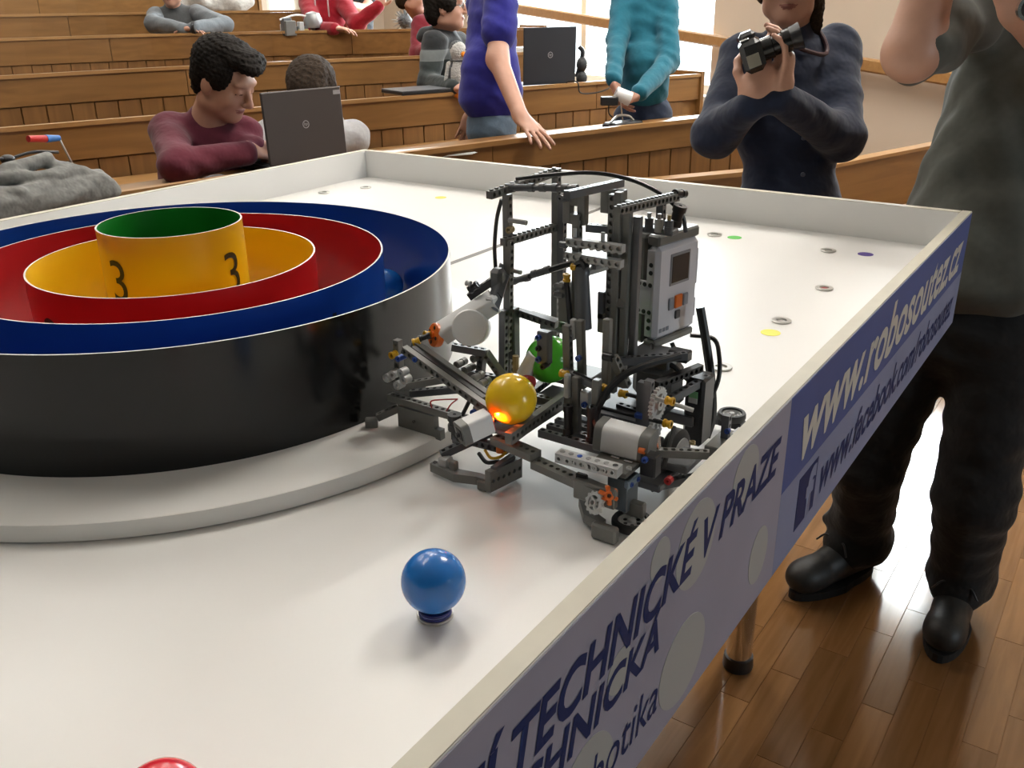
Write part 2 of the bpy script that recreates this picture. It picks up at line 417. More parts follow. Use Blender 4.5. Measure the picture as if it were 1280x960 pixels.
for i, (c, zf) in enumerate(zfs):
    f = poly(c); g = poly(zfs[i+1][0]) if i+1 < len(zfs) else (lambda s: NMAX-.02)
    vs = []; fs = []; K = 16
    for j in range(K+1):
        s = -4.1+(WALL_S-.02+4.1)*j/K; sc = min(max(s, -1.5), 4.5)
        a, b = f(sc)-.02, g(sc)-.021
        vs += [hall(s, a, 0), hall(s, b, 0), hall(s, b, zf), hall(s, a, zf)]
    for j in range(K):
        for a in range(4): b = (a+1) % 4; fs.append((j*4+a, j*4+b, j*4+4+b, j*4+4+a))
    fs += [(3, 2, 1, 0), (K*4, K*4+1, K*4+2, K*4+3)]
    MB().add(vs, fs).build('step', PARQUET, floor)
# low front benches
def low_bench(label, s0, s1, nf, z, hb=.20):
    f = lambda s: nf(s)
    t = thing('low_bench', hall((s0+s1)/2, f((s0+s1)/2), 0), label, 'bench')
    strip(MB(), f, s0, s1, -.02, .03, z-hb, z).build('back_board', OAK, t)
    strip(MB(), f, s0, s1, -.03, .04, z+.0005, z+.018).build('cap_rail', OAK_EDGE, t)
    strip(MB(), f, s0, s1, -.34, -.03, .40, .43).build('seat', OAK_EDGE, t)
    for s in (s0+.04, (s0+s1)/2, s1-.04):
        m = MB(); hbox(m, s-.02, s+.02, f(s)-.32, f(s)+.025, 0.0, .40); hbox(m, s-.018, s+.018, f(s)-.005, f(s)+.025, .40, z-.01); m.build('leg', OAK, t)
    return t
low_bench('low oak front bench ending beside the navy shirt woman', 2.3, 3.20, lambda s: 3.21-.227*s+.02, .80, .16)
low_bench('low oak front bench behind the grey shirt man', 3.72, 5.55, lambda s: 2.57+.06*s, .70, .42)
low_bench('short oak bench end peeping out behind the navy elbow', 3.80, 4.12, lambda s: 3.30, .72, .2)
# ------------------------------------------------------------------ competition table
XL, XR, YN, YF, TH = -1.8486, -0.2733, -.49, 1.9585, .018
WT, WB = .0714, -.153
XO = lambda y: -.2733-.00769*(y-1.9585)      # outer face of the right-hand board (the table is not quite square)
SK = math.atan(-.00769)
tb = thing('competition_table', ((XL+XR)/2, (YN+YF)/2, 0), 'big white competition table with raised rim and printed blue side banner', 'table')
m = MB(); m.box(T((XL+XR)/2, (YN+YF)/2, -.009), (XR-XL-.002, YF-YN-.002, .018)); m.build('playing_surface', WHITE_BOARD, tb)
m = MB(); m.box(T(-1.06, (YN+YF)/2, .0004), (.012, YF-YN-2*TH-.002, .0006)); m.build('centre_line', mat('grey_line_tape', (.16, .15, .14), .6), tb)
BAN = mat('banner_print', (.36, .36, .46), .62, spec=.25, noise=.12, nscale=4)
BANB = mat('banner_blue', (.085, .125, .34), .62, spec=.25, noise=.08, nscale=5)
BANL = mat('banner_lavender', (.25, .29, .46), .62, spec=.25, noise=.10, nscale=5)
BDOT = mat('banner_bokeh', (.44, .46, .46), .62, spec=.25)
BTXT = mat('banner_navy_ink', (.016, .032, .13), .62, spec=.2)
BWHT = mat('banner_pale_ink', (.62, .62, .57), .62, spec=.25)
def rim(name, c, size, ax=None):
    m = MB(); m.box(c, size, ax, bevel=.0006); o = m.build('side_board', [WHITE_BOARD], tb)
    m = MB(); m.box(c+Vector((0, 0, size[2]/2+.0004)), (size[0]-.0008, size[1]-.0008, .0012), ax); m.build('edge_strip', WHITE_EDGE, tb); return o
zc, zh = (WT+WB)/2, WT-WB
ym = (YN+YF)/2; xr = XO(ym); RX, RYv = Vector((math.cos(SK), -math.sin(SK), 0)), Vector((math.sin(-SK)*-1*-1, math.cos(SK), 0))
RYv = Vector((-.00769, 1, 0)).normalized(); RX = RYv.cross(Vector((0, 0, 1)))
rim('r', T(xr, ym, zc)-RX*TH/2, (TH, YF-YN+.006, zh), (RX, RYv, Vector((0, 0, 1)))); rim('l', T(XL+TH/2, (YN+YF)/2, zc), (TH, YF-YN, zh))
rim('f', T((XL+XR)/2, YF-TH/2, zc), (XR-XL-2*TH-.0006, TH, zh)); rim('n', T((XL+XO(YN))/2, YN+TH/2, zc), (XO(YN)-XL-2*TH-.0008, TH, zh))
# printed banner sheet on the right-hand board: points given by (distance along y, height), laid on the board
def onb(y, z, d=0.0): return T(XO(y), y, z)+RX*d
def sheet(name, y0, y1, z0, z1, m_):
    k = MB(); k.prism([onb(y, z, -.0002) for (y, z) in ((y0, z0), (y1, z0), (y1, z1), (y0, z1))], RX*.0010); return k.build(name, m_, tb)
sheet('banner', YN+.002, .900, WB+.001, WT-.002, BAN); sheet('banner', .9002, YF-.001, -.046, WT-.002, BANB); sheet('banner', .9002, YF-.001, WB+.001, -.0462, BANL)
def disc(y, z, ry, rz):
    k = MB(); k.prism([onb(y+ry*math.cos(2*PI*i/40), max(WB+.003, min(WT-.004, z+rz*math.sin(2*PI*i/40))), .0008) for i in range(40)], RX*.0004); return k.build('printed_disc', BDOT, tb)
for (y, z, ry, rz) in ((.648, -.098, .050, .044), (.66, .020, .042, .042), (.775, .036, .034, .030), (.585, .045, .018, .02), (.47, -.10, .045, .048), (.33, -.03, .05, .055), (.84, -.09, .028, .034), (.52, -.02, .02, .02)): disc(y, z, ry, rz)
def text(body, bold):
    cu = bpy.data.curves.new('lettering', 'FONT'); cu.body = body; cu.size = 1; cu.offset = bold; cu.fill_mode = 'FRONT'; cu.resolution_u = 4
    o = bpy.data.objects.new('lettering', cu); COL.objects.link(o)
    dg = bpy.context.evaluated_depsgraph_get(); dg.update(); me = bpy.data.meshes.new_from_object(o.evaluated_get(dg)); COL.objects.unlink(o); bpy.data.objects.remove(o)
    n = len(me.vertices); co = np.empty(n*3, 'f'); me.vertices.foreach_get('co', co); return me, co.reshape(-1, 3)
def lay(me, P, base, m_, parent, name):
    me.vertices.foreach_set('co', np.array([tuple(Vector(p)-base) for p in P], 'f').ravel()); me.materials.clear(); me.materials.append(m_); me.update()
    o = bpy.data.objects.new(name, me); link(o, parent); return o
def banner_text(body, y0, y1, zb, em, m_, shear=.22, bold=.02, dx=.0013):
    me, co = text(body, bold); x0, x1 = co[:, 0].min(), co[:, 0].max(); sx = (y1-y0-shear*em*.3)/(x1-x0)
    return lay(me, [onb(y0+(v[0]-x0)*sx+v[1]*em*shear, zb+v[1]*em, dx) for v in co.astype(float)], Vector(tb.location), m_, tb, 'lettering')
# cap height of the font is about .73 em
banner_text('ČESKÉ VYSOKÉ UČENÍ TECHNICKÉ V PRAZE', -.181, .872, -.004, .042/.73, BTXT, .25, .028)
banner_text('FAKULTA ELEKTROTECHNICKÁ', -.117, .596, -.046, .035/.73, BTXT, .25, .026)
banner_text('robotika', .430, .598, -.115, .042/.73, BTXT, .2, .0)
banner_text('www.robosoutez.cz', .940, 1.905, -.028, .084/.73, BWHT, .25, .022)
banner_text('www.facebook.com/robosoutez', 1.052, 1.905, -.120, .056/.73, BTXT, .25, .02)
k = MB(); k.prism([onb(y, z, .0009) for (y, z) in ((.968, -.128), (1.040, -.128), (1.040, -.058), (.968, -.058))], RX*.0004); k.build('printed_logo', BTXT, tb)
banner_text('f', 1.000, 1.034, -.127, .088, BANL, .0, .05, .0018)
# table legs
for (x, y) in ((-.575, 1.765), (-1.55, 1.765), (-.575, -.30), (-1.55, -.30)):
    m = MB(); m.cyl((x, y, .03), (x, y, ZT-.0185), .030, seg=24); lg = m.build('leg', CHROME, tb)
    m = MB(); m.lathe((x, y, 0), [(0, 0), (.034, 0), (.036, .006), (.034, .034), (.0305, .036), (0, .036)], seg=24); m.build('foot_cap', BLACKP, lg)
# ------------------------------------------------------------------ target: base disc and rings
CX, CY = -1.037, .727
FOAM = mat('white_foam_board', (.78, .77, .74), .6, noise=.02, nscale=8)
m = MB(); m.lathe(T(CX, CY, .0006), [(0, 0), (.449, 0), (.451, .001), (.451, .0188), (.4495, .0198), (0, .0198)], seg=128)
o = tag(m.build('base_disc', FOAM), 'flat round white foam base under the coloured rings', 'base board'); settle(o)
RB = .0206
def ringthing(R, h, mo, mi_, label, digits, ink, dz=0.0, extra=None):
    t = thing('target_ring', T(CX, CY, RB), label, 'ring')
    N = 160; th = .0011
    mo_ = MB(); mo_.cyl(T(CX, CY, RB), T(CX, CY, RB+h), R, seg=N, caps=False); mo_.build('outer_face', mo, t)
    mi2 = MB(); P = lambda r, z: [T(CX+r*math.cos(2*PI*i/N), CY+r*math.sin(2*PI*i/N), z) for i in range(N)]
    vs = P(R-2*th, RB)+P(R-2*th, RB+h); mi2.add(vs, [(i, N+i, N+(i+1) % N, (i+1) % N) for i in range(N)], 0, True); mi2.build('inner_face', mi_, t)
    e = MB(); vs = P(R, RB+h)+P(R-2*th, RB+h); e.add(vs, [(i, (i+1) % N, N+(i+1) % N, N+i) for i in range(N)])
    vs = P(R, RB)+P(R-2*th, RB); e.add(vs, [(i, N+i, N+(i+1) % N, (i+1) % N) for i in range(N)]); e.build('cut_edge', WHITE_BOARD, t)
    # digits printed round the outer face
    for (ch, ang, zb, H, wd) in digits:
        me, co = text(ch, -.002); co = co.astype(float); xm = (co[:, 0].min()+co[:, 0].max())/2; rr = R+.0006
        lay(me, [T(CX+rr*math.cos(ang+(v[0]-xm)*wd/R), CY+rr*math.sin(ang+(v[0]-xm)*wd/R), zb+v[1]*H) for v in co], Vector(t.location), ink, t, 'digit')
    return t
V = lambda n, c, r=.22, cl=.3: mat(n, c, r, coat=cl)
R_BLACK = mat('black_vinyl', (.010, .010, .010), .16, spec=.40); R_BLUE = V('blue_vinyl', (.008, .055, .30), .28); R_RED = V('red_vinyl', (.48, .012, .015), .32)
R_YEL = V('yellow_vinyl', (.82, .48, .005), .35); R_GREEN = V('green_vinyl', (.008, .21, .02), .35)
ringthing(.36, .132, R_BLACK, R_BLUE, 'largest outer ring, glossy black outside and blue inside', [], INK)
D = lambda d: math.radians(d)
ringthing(.27, .132, R_BLUE, R_RED, 'second ring, blue outside and red inside', [('1', D(3), RB+.047, .077, .073), ('1', D(-91), RB+.047, .077, .073)], INK)
ringthing(.18, .132, R_RED, R_YEL, 'third ring, red outside and yellow inside', [('2', D(5), RB+.045, .077, .073), ('2', D(-91), RB+.045, .077, .073)], INK)
r4 = ringthing(.09, .1795, R_YEL, R_GREEN, 'smallest and tallest middle ring, yellow outside and green inside', [('3', D(12), RB+.094, .077, .072), ('3', D(-86), RB+.096, .077, .072)], INK)
m = MB(); b = D(123)
pts = []
for i in range(9):
    a = b+(i/8-.5)*.36; pts.append((CX+.0872*math.cos(a), CY+.0872*math.sin(a)))
vs = [T(x, y, RB+.113) for x, y in pts]+[T(x, y, RB+.132) for x, y in pts]
m.add(vs, [(i, 9+i, 10+i, i+1) for i in range(8)]); m.build('slot_mark', INK, r4)
# ------------------------------------------------------------------ tokens, washers and balls
def washer(x, y, label, inner=None, group=None):
    m = MB(); m.lathe(T(x, y, .0003), [(.0075, 0), (.0143, 0), (.0148, .0006), (.0148, .0022), (.0142, .0028), (.0080, .0028), (.0075, .0022), (.0075, 0)], seg=40)
    o = tag(m.build('washer', STEEL), label, 'washer', group); settle(o); return o
washer(-.491, 1.797, 'shiny steel washer beside the purple dot'); washer(-.423, 1.339, 'shiny steel washer beside the near yellow dot')
washer(-.425, 1.109, 'steel washer lying behind the robot, the nearest of the washers'); washer(-.729, 1.804, 'steel washer beside the green dot')
washer(-1.765, 1.707, 'steel washer near the far left corner, left of its pair'); washer(-1.717, 1.813, 'steel washer in the far left corner, right of its pair')
washer(-.421, 1.544, 'steel washer lying over the red dot')
def dot(x, y, c, nm, label, r=.0145):
    m = MB(); m.lathe(T(x, y, .0001), [(0, .0), (r, 0), (r, .0004), (0, .0004)], seg=36)
    o = tag(m.build('field_dot', mat(nm, c, .5)), label, 'dot'); settle(o); return o
dot(-.421, 1.544, (.45, .02, .02), 'red_dot', 'red dot printed inside a washer on the white field', .0072)
dot(-.419, 1.281, (.80, .72, .05), 'yellow_dot', 'yellow dot on the white field in front of a washer'); dot(-1.466, 1.816, (.75, .70, .10), 'pale_yellow_dot', 'pale yellow dot near the far wall of the field')
dot(-.686, 1.806, (.10, .50, .08), 'green_dot', 'green dot on the white field behind the robot'); dot(-.424, 1.811, (.06, .02, .25), 'purple_dot', 'purple dot in the far right corner of the field')
def ballthing(c, r, m_, label, stand=None):
    t = thing('plastic_ball', (c.x, c.y, c.z-r-(stand or 0)), label, 'ball')
    MB().ball(c, r, seg=48, rings=28).build('ball', m_, t)
    if stand:
        z0 = c.z-r-stand; p = Vector((c.x, c.y, 0)); nav = mat('navy_stand', (.015, .02, .16), .35)
        k = MB()
        for (a, b) in ((.0, .0020), (.0032, .0054)):
            k.lathe(Vector((c.x, c.y, z0)), [(.0095, a), (.0132, a), (.0137, (a+b)/2), (.0132, b), (.0095, b), (.0095, a)], seg=40)
        k.build('stand', nav, t)
        k = MB(); k.lathe(Vector((c.x, c.y, z0)), [(.0098, .0018), (.0126, .0020), (.0126, .0032), (.0098, .0034)], seg=40); k.build('stand_groove', mat('pale_blue_plastic', (.35, .40, .70), .4), t)
    return t
BALLB = mat('blue_ball_plastic', (.015, .17, .56), .22, coat=.2); BALLY = mat('yellow_ball_plastic', (.98, .62, .015), .24, coat=.2)
BALLG = mat('green_ball_plastic', (.09, .58, .03), .2, coat=.2); BALLR = mat('red_ball_plastic', (.65, .012, .03), .2, coat=.2)
washer(-.4065, .4745, 'washer under the near blue ball')
ballthing(T(-.4065, .4745, .0031+.0045+.026), .026, BALLB, 'glossy blue ball on a small stand in front of the robot', .0045)
washer(-.397, .2135, 'washer under the red ball')
ballthing(T(-.397, .2135, .0031+.0045+.026), .026, BALLR, 'red ball cut off by the lower edge of the view', .0045)
ballthing(T(-.958, 1.043, RB+.0262), .026, BALLB, 'blue ball lying in the blue gutter of the rings')
# ------------------------------------------------------------------ the brick robot
rob = thing('toy_robot', T(-.46, .80, 0), 'tall dark grey toy brick robot with white brick computer and two balls aboard', 'robot')
def frame(p0, p1, hole):
    L = (p1-p0).normalized(); Hh = Vector(hole); Hh = (Hh-L*Hh.dot(L)).normalized(); U = L.cross(Hh); return L, Hh, U
def beam_mb(p0, p1, hole=(0, 1, 0), w=.0078, h=.0078, studs=None, holes=True, rounded=False, mb=None):
    """studless/studded beam: p0,p1 = end centres; hole = direction of the peg holes; studs = +1/-1 puts studs on the +-U side"""
    p0, p1 = Vector(p0), Vector(p1); L, A, U = frame(p0, p1, hole); mb = mb or MB()
    ln = (p1-p0).length; n = max(1, round(ln/.008)); pt = ln/n; hw, hh = w/2, h/2; R = .0025
    P = lambda l, a, u: p0+L*l+A*a+U*u
    if not holes:
        mb.box((p0+p1)/2, (ln, w, h), (L, A, U), bevel=.0008)
    else:
        K = 8
        for c in range(n):
            l0, l1, lc = c*pt, (c+1)*pt, (c+.5)*pt
            sq = [(l1, 0), (l1, hh), (lc, hh), (l0, hh), (l0, 0), (l0, -hh), (lc, -hh), (l1, -hh)]
            ci = [(lc+R*math.cos(2*PI*k/K), R*math.sin(2*PI*k/K)) for k in range(K)]
            for sg in (-1, 1):
                vs = [P(l, sg*hw, u) for l, u in sq]+[P(l, sg*hw, u) for l, u in ci]+[P(l, sg*hw*.25, u) for l, u in ci]
                fs = [(k, (k+1) % K, K+(k+1) % K, K+k) for k in range(K)]+[(K+k, K+(k+1) % K, 2*K+(k+1) % K, 2*K+k) for k in range(K)]+[tuple(range(2*K, 3*K))]
                mb.add(vs, fs if sg > 0 else [f[::-1] for f in fs])
        vs = [P(l, a, u) for l in (0, ln) for a in (-hw, hw) for u in (-hh, hh)]
        mb.add(vs, [(0, 1, 3, 2), (4, 6, 7, 5), (0, 2, 6, 4), (1, 5, 7, 3)])
    if studs:
        for c in range(n):
            q = P((c+.5)*pt, 0, studs*hh); mb.cyl(q, q+U*studs*.0017, .0024, seg=8)
    return mb
def beam(p0, p1, hole=(0, 1, 0), m_=DKGREY, name='beam', **k):
    return beam_mb(T(*p0), T(*p1), hole, **k).build(name, m_, rob)
X_, Y_, Z_ = (1, 0, 0), (0, 1, 0), (0, 0, 1)
def rod(p0, p1, r=.0024, m_=BLACKP, name='axle', seg=8): return MB().cyl(T(*p0), T(*p1), r, seg=seg).build(name, m_, rob)
def bush(c, axis=X_, m_=YELP, name='bush', r=.0042, ln=.008):
    c = T(*c); a = Vector(axis).normalized(); m = MB()
    m.lathe(c-a*ln/2, [(.0024, 0), (r, 0), (r, ln*.26), (r*.82, ln*.30), (r*.82, ln*.70), (r, ln*.74), (r, ln), (.0024, ln)], a, seg=16); return m.build(name, m_, rob)
def peg(c, axis=Y_, m_=BLUEPEG, r=.0030, ln=.004): 
    c = T(*c); a = Vector(axis).normalized(); return MB().cyl(c-a*ln/2, c+a*ln/2, r, seg=12, ri=.0014).build('peg', m_, rob)
def block(c, size, m_=DKGREY, name='block', ax=None, bevel=.0012): return MB().box(T(*c), size, ax, bevel=bevel).build(name, m_, rob)
def conn(p0, p1, m_=DKGREY2, r=.0037, name='connector'):
    p0, p1 = T(*p0), T(*p1); d = (p1-p0); n = d.normalized(); m = MB(); m.cyl(p0, p1, r, seg=12)
    for q in (p0, p1): m.lathe(q-n*.0032, [(.0018, 0), (r*1.22, 0), (r*1.22, .0064), (.0018, .0064)], n, seg=12)
    return m.build(name, m_, rob)
def cable(pts, r=.0022, m_=BLACKP, name='cable'): return MB().tube([T(*p) for p in pts], r).build(name, m_, rob)
def gear(c, axis, R, n, m_=LTGREY, th=.0038):
    c = T(*c); a = Vector(axis).normalized(); u = a.orthogonal().normalized(); v = a.cross(u); m = MB(); N = n*4; pr = []
    for i in range(N):
        rr = R if i % 4 in (1, 2) else R*.86; pr.append((math.cos(2*PI*i/N)*rr, math.sin(2*PI*i/N)*rr))
    ri = R*.62; vs = []
    for h in (-th/2, th/2):
        vs += [c+a*h+u*x+v*y for x, y in pr]+[c+a*h+(u*math.cos(2*PI*i/N)+v*math.sin(2*PI*i/N))*ri for i in range(N)]
    fs = []
    for i in range(N):
        j = (i+1) % N; fs += [(i, N+i, N+j, j), (2*N+i, 2*N+j, 3*N+j, 3*N+i), (i, j, 2*N+j, 2*N+i), (N+i, 3*N+i, 3*N+j, N+j)]
    m.add(vs, fs)
    for k in range(4):
        an = k*PI/2; d = u*math.cos(an)+v*math.sin(an); w = a.cross(d)
        m.box(c+d*(ri+.003)*.52, (ri-.002, R*.22, th*.8), (d, w, a))
    m.cyl(c-a*th*.9, c+a*th*.9, R*.34, seg=14, ri=.0024)
    return m.build('gear', m_, rob)
# --- tower, left side -------------------------------------------------
beam((-.556, .800, .062), (-.556, .800, .272), X_)
beam((-.552, .791, .100), (-.548, .791, .226), X_)
beam((-.553, .783, .062), (-.551, .783, .150), X_, DKGREY2)
beam((-.545, .880, .080), (-.545, .880, .288), X_); beam((-.537, .880, .150), (-.537, .880, .255), X_, DKGREY2)
beam((-.558, .770, .2755), (-.548, .885, .2835), X_, studs=-1)
conn((-.550, .800, .279), (-.526, .800, .2815)); rod((-.53, .80, .281), (-.477, .80, .285), .0028, DKGREY2); conn((-.512, .80, .283), (-.497, .80, .2842)); conn((-.485, .80, .285), (-.474, .80, .2855))
beam((-.552, .785, .2240), (-.544, .890, .2225), X_, studs=-1)
bush((-.549, .7945, .236), Y_, TAN, r=.0036); rod((-.552, .797, .2455), (-.530, .797, .2450), .0028, LTGREY); rod((-.55, .795, .192), (-.536, .795, .191), .0026, LTGREY)
beam((-.549, .805, .1425), (-.497, .805, .1365), Y_, DKGREY2); beam((-.547, .830, .132), (-.50, .83, .128), Y_); conn((-.535, .84, .118), (-.512, .84, .118)); conn((-.53, .82, .108), (-.505, .82, .106), LTGREY)
block((-.552, .800, .118), (.014, .012, .06), DKGREY2)
rod((-.566, .818, .170), (-.485, .825, .2035), .0035, BLACKP); conn((-.562, .818, .172), (-.545, .82, .178), DKGREY2); conn((-.535, .82, .184), (-.52, .822, .190), DKGREY2)
# --- window plates, double grey beams ------------------------------------
def plate_with_hole(c, w, h, hole, m_=DKGREY):
    x, y, z = c; m = MB(); t = .0085
    m.box(T(x-(w+hole)/4, y, z), ((w-hole)/2, t, h), bevel=.0008); m.box(T(x+(w+hole)/4, y, z), ((w-hole)/2, t, h), bevel=.0008)
    m.box(T(x, y, z+h/4+hole/4), (hole+.001, t, h/2-hole/2), bevel=.0006); m.box(T(x, y, z-h/4-hole/4), (hole+.001, t, h/2-hole/2), bevel=.0006)
    return m.build('window_plate', m_, rob)
plate_with_hole((-.4725, .800, .2655), .026, .030, .0075); plate_with_hole((-.463, .862, .2635), .028, .026, .0075)
beam((-.462, .765, .2865), (-.460, .872, .2815), Z_, DKGREY2); conn((-.483, .80, .274), (-.478, .80, .274)); peg((-.4805, .792, .278), Y_, DKGREY2, .004, .02)
beam((-.4745, .788, .2350), (-.4105, .788, .2355), Y_, LTGREY, studs=-1); beam((-.4755, .788, .2205), (-.4115, .788, .2200), Y_, LTGREY, studs=-1)
for x in (-.466, -.434): rod((x, .788, .240), (x, .788, .249), .0022, LTGREY, 'pin')
rod((-.482, .786, .231), (-.474, .786, .231), .0035, DKGREY2, 'pin'); rod((-.443, .787, .2165), (-.443, .787, .2105), .0025, DKGREY2, 'pin')
beam((-.470, .820, .243), (-.43, .82, .2445), Z_, DKGREY2, studs=-1)
beam((-.4665, .795, .140), (-.4675, .795, .262), X_)
# --- centre column ------------------------------------------------------
for i, (x, y, a, b) in enumerate(((-.434, .808, .080, .283), (-.4255, .803, .075, .287), (-.4165, .806, .082, .279), (-.4085, .812, .100, .263), (-.434, .822, .09, .24))):
    beam((x, y, a), (x, y, b), X_ if i % 2 else Y_, DKGREY if i < 3 else DKGREY2, holes=(i in (0, 4)))
block((-.4405, .806, .150), (.010, .010, .022), DKGREY); block((-.442, .806, .168), (.008, .010, .03), DKGREY2)
beam((-.409, .768, .2765), (-.402, .885, .2705), X_, studs=-1); conn((-.402, .884, .274), (-.400, .896, .272), BLACKP)
beam((-.418, .885, .216), (-.419, .885, .266), X_, DKGREY2)
for k, x in enumerate((-.411, -.400, -.389)): conn((x, .842, .246), (x, .842, .2525), LTGREY if k == 1 else DKGREY2); rod((x, .842, .252), (x, .842, .261), .0022, LTGREY if k != 2 else TAN, 'pin')
block((-.402, .848, .2430), (.036, .016, .006), DKGREY2)
conn((-.396, .872, .247), (-.392, .872, .262), BLACKP, .006)
# --- brick computer -----------------------------------------------------
ang = math.radians(79); NX = Vector((math.cos(ang), math.sin(ang), 0)); NY = Vector((math.sin(ang), -math.cos(ang), 0)); NZ = Vector((0, 0, 1))
C0 = T(-.4045, .8565, .1185)          # lower front corner of the white shell; NX across the face, NY out of the face
cb = thing('control_brick_part', (0, 0, 0), None, None); cb.name = 'control_brick'; cb.parent = rob; cb.location = C0-rob.location
def nb(u0, u1, v0, v1, w0, w1, name, m_, bevel=.0015, parent=cb):
    c = C0+NX*(u0+u1)/2+NY*(v0+v1)/2+NZ*(w0+w1)/2; m = MB(); m.box(c, (u1-u0, v1-v0, w1-w0), (NX, NY, NZ), bevel=bevel); return m.build(name, m_, parent)
SHELL = mat('grey_white_shell', (.70, .69, .74), .30)
nb(0, .072, -.048, -.0170, -.006, .114, 'back_case', DKGREY, .003)
nb(.0, .072, -.0168, -.001, .104, .1155, 'top_cap', DKGREY, .002); nb(0, .072, -.0168, -.001, -.0085, .0005, 'bottom_cap', DKGREY, .002)
nb(-.0008, .0728, -.0165, .0, .0008, .1035, 'shell', SHELL, .0045)
for (w0, w1) in ((.028, .066),): nb(-.0012, .0008, -.0275, -.008, w0, w1, 'side_tab', SHELL, .0009)
nb(-.0010, .0008, -.0150, -.004, .004, .10, 'side_rail', SHELL, .0009)
nb(.0728, .0742, -.012, -.002, .05, .09, 'side_tab', SHELL, .0006); nb(.0728, .0742, -.012, -.002, .012, .034, 'side_tab', SHELL, .0006)
for (v, w) in ((-.0090, .084), (-.0090, .0755), (-.0090, .0620), (-.0162, .0620), (-.0234, .0620), (-.0090, .0320), (-.0162, .0320), (-.0234, .0320), (-.0090, .0230), (-.0090, .0145)):
    c = C0+NX*(-.0012)+NY*v+NZ*w; m = MB(); m.lathe(c, [(0, .0004), (.0023, .0004), (.0026, -.0004), (.0021, -.0012), (0, -.0012)], -NX*-1, seg=12); m.build('peg_hole', BLACKP, cb)
nb(.020, .055, -.0005, .0009, .058, .093, 'screen_bezel', mat('bezel_grey', (.25, .25, .27), .35), .0006); nb(.0225, .0525, .0006, .0013, .061, .090, 'screen', SCREEN, .0003)
nb(.0305, .0435, -.0005, .0024, .031, .046, 'orange_button', ORANGEP, .0012)
BTN = mat('grey_button', (.28, .29, .33), .35)
for (u0, u1) in ((.0195, .0285), (.0455, .0545)): nb(u0, u1, -.0005, .002, .031, .045, 'arrow_button', BTN, .0018)
nb(.0325, .0415, -.0005, .002, .0185, .0285, 'back_button', mat('dark_button', (.07, .07, .08), .35), .0018)
for k in range(3): nb(.006+k*.0062, .0105+k*.0062, -.0002, .0004, .009, .0135, 'printed_mark', BTN, .0001)
for k in range(4): nb(.008+k*.015, .018+k*.015, -.040, -.018, .1142, .1172, 'port', BLACKP, .001)
# --- middle levers ------------------------------------------------------
bush((-.4735, .786, .1975), Z_); rod((-.4735, .786, .193), (-.468, .786, .145), .0030, BLACKP)
m = MB(); a, b = T(-.4555, .785, .209), T(-.4525, .785, .147)
m.cyl(b, a, .0095, .0075, seg=10); m.lathe(a, [(0, .004), (.006, .003), (.0085, -.002), (.0085, -.006)], seg=12); m.build('shock_cylinder', DKGREY2, rob)
m = MB(); q = T(-.4555, .785, .213); m.cyl(q-Vector((0, .005, 0)), q+Vector((0, .005, 0)), .0062, seg=16, ri=.003); m.build('eye_joint', BLACKP, rob)
bush((-.4625, .782, .211), X_, YELP, r=.0036, ln=.006); rod((-.451, .79, .206), (-.434, .80, .2125), .0042, LTGREY, 'axle'); 
block((-.487, .807, .164), (.013, .012, .044), DKGREY); block((-.492, .803, .181), (.014, .010, .006), DKGREY2, bevel=.002); block((-.492, .803, .172), (.014, .010, .006), DKGREY2, bevel=.002)
beam((-.436, .835, .150), (-.418, .80, .176), X_)
beam((-.4415, .760, .165), (-.4375, .760, .092), X_, holes=False); block((-.4475, .757, .155), (.006, .006, .022), LTGREY)
beam((-.433, .740, .113), (-.4305, .738, .044), X_, holes=False); block((-.4405, .735, .103), (.006, .006, .026), LTGREY)
beam((-.452, .752, .160), (-.448, .752, .075), X_, DKGREY); beam((-.4105, .760, .172), (-.409, .757, .088), X_, holes=False); beam((-.4085, .738, .116), (-.408, .736, .050), X_, holes=False)
block((-.423, .742, .090), (.010, .008, .018), LTGREY); peg((-.4215, .737, .086), Y_); peg((-.4335, .744, .131), Y_)
beam((-.453, .746, .112), (-.405, .746, .104), Y_, DKGREY2, holes=False); bush((-.4465, .738, .1135), X_); bush((-.4025, .746, .105), X_); bush((-.399, .776, .089), X_); bush((-.376, .772, .090), X_); bush((-.332, .742, .1095), X_); bush((-.333, .742, .0855), X_)
rod((-.44, .746, .1135), (-.40, .746, .105), .0023, BLACKP); rod((-.40, .776, .0895), (-.345, .772, .0905), .0023, BLACKP); rod((-.352, .742, .1095), (-.312, .752, .101), .0023, LTGREY); rod((-.352, .742, .0855), (-.33, .742, .0855), .0023, BLACKP)
beam((-.398, .750, .138), (-.388, .762, .105), X_, DKGREY); peg((-.402, .747, .138), X_, BLACKP, .0045, .01)
gear((-.349, .752, .0985), X_, .0175, 24); gear((-.351, .752, .0700), X_, .0135, 16)
beam((-.3605, .755, .045), (-.3605, .755, .120), X_, DKGREY2); beam((-.375, .770, .05), (-.375, .77, .11), X_, DKGREY2); block((-.3735, .764, .0755), (.010, .006, .006), BLUEPEG, 'peg_block')
beam((-.412, .79, .067), (-.372, .79, .064), Z_, BLACKP, studs=-1)
# blue pegged sleeve over the green ball
block((-.4785, .752, .131), (.014, .010, .036), DKGREY2); 
for dz in (-.012, 0, .012): peg((-.482, .7455, .131+dz), Y_, BLUEPEG if dz else BLACKP)
peg((-.474, .746, .114), Y_, BLACKP, .003, .012)
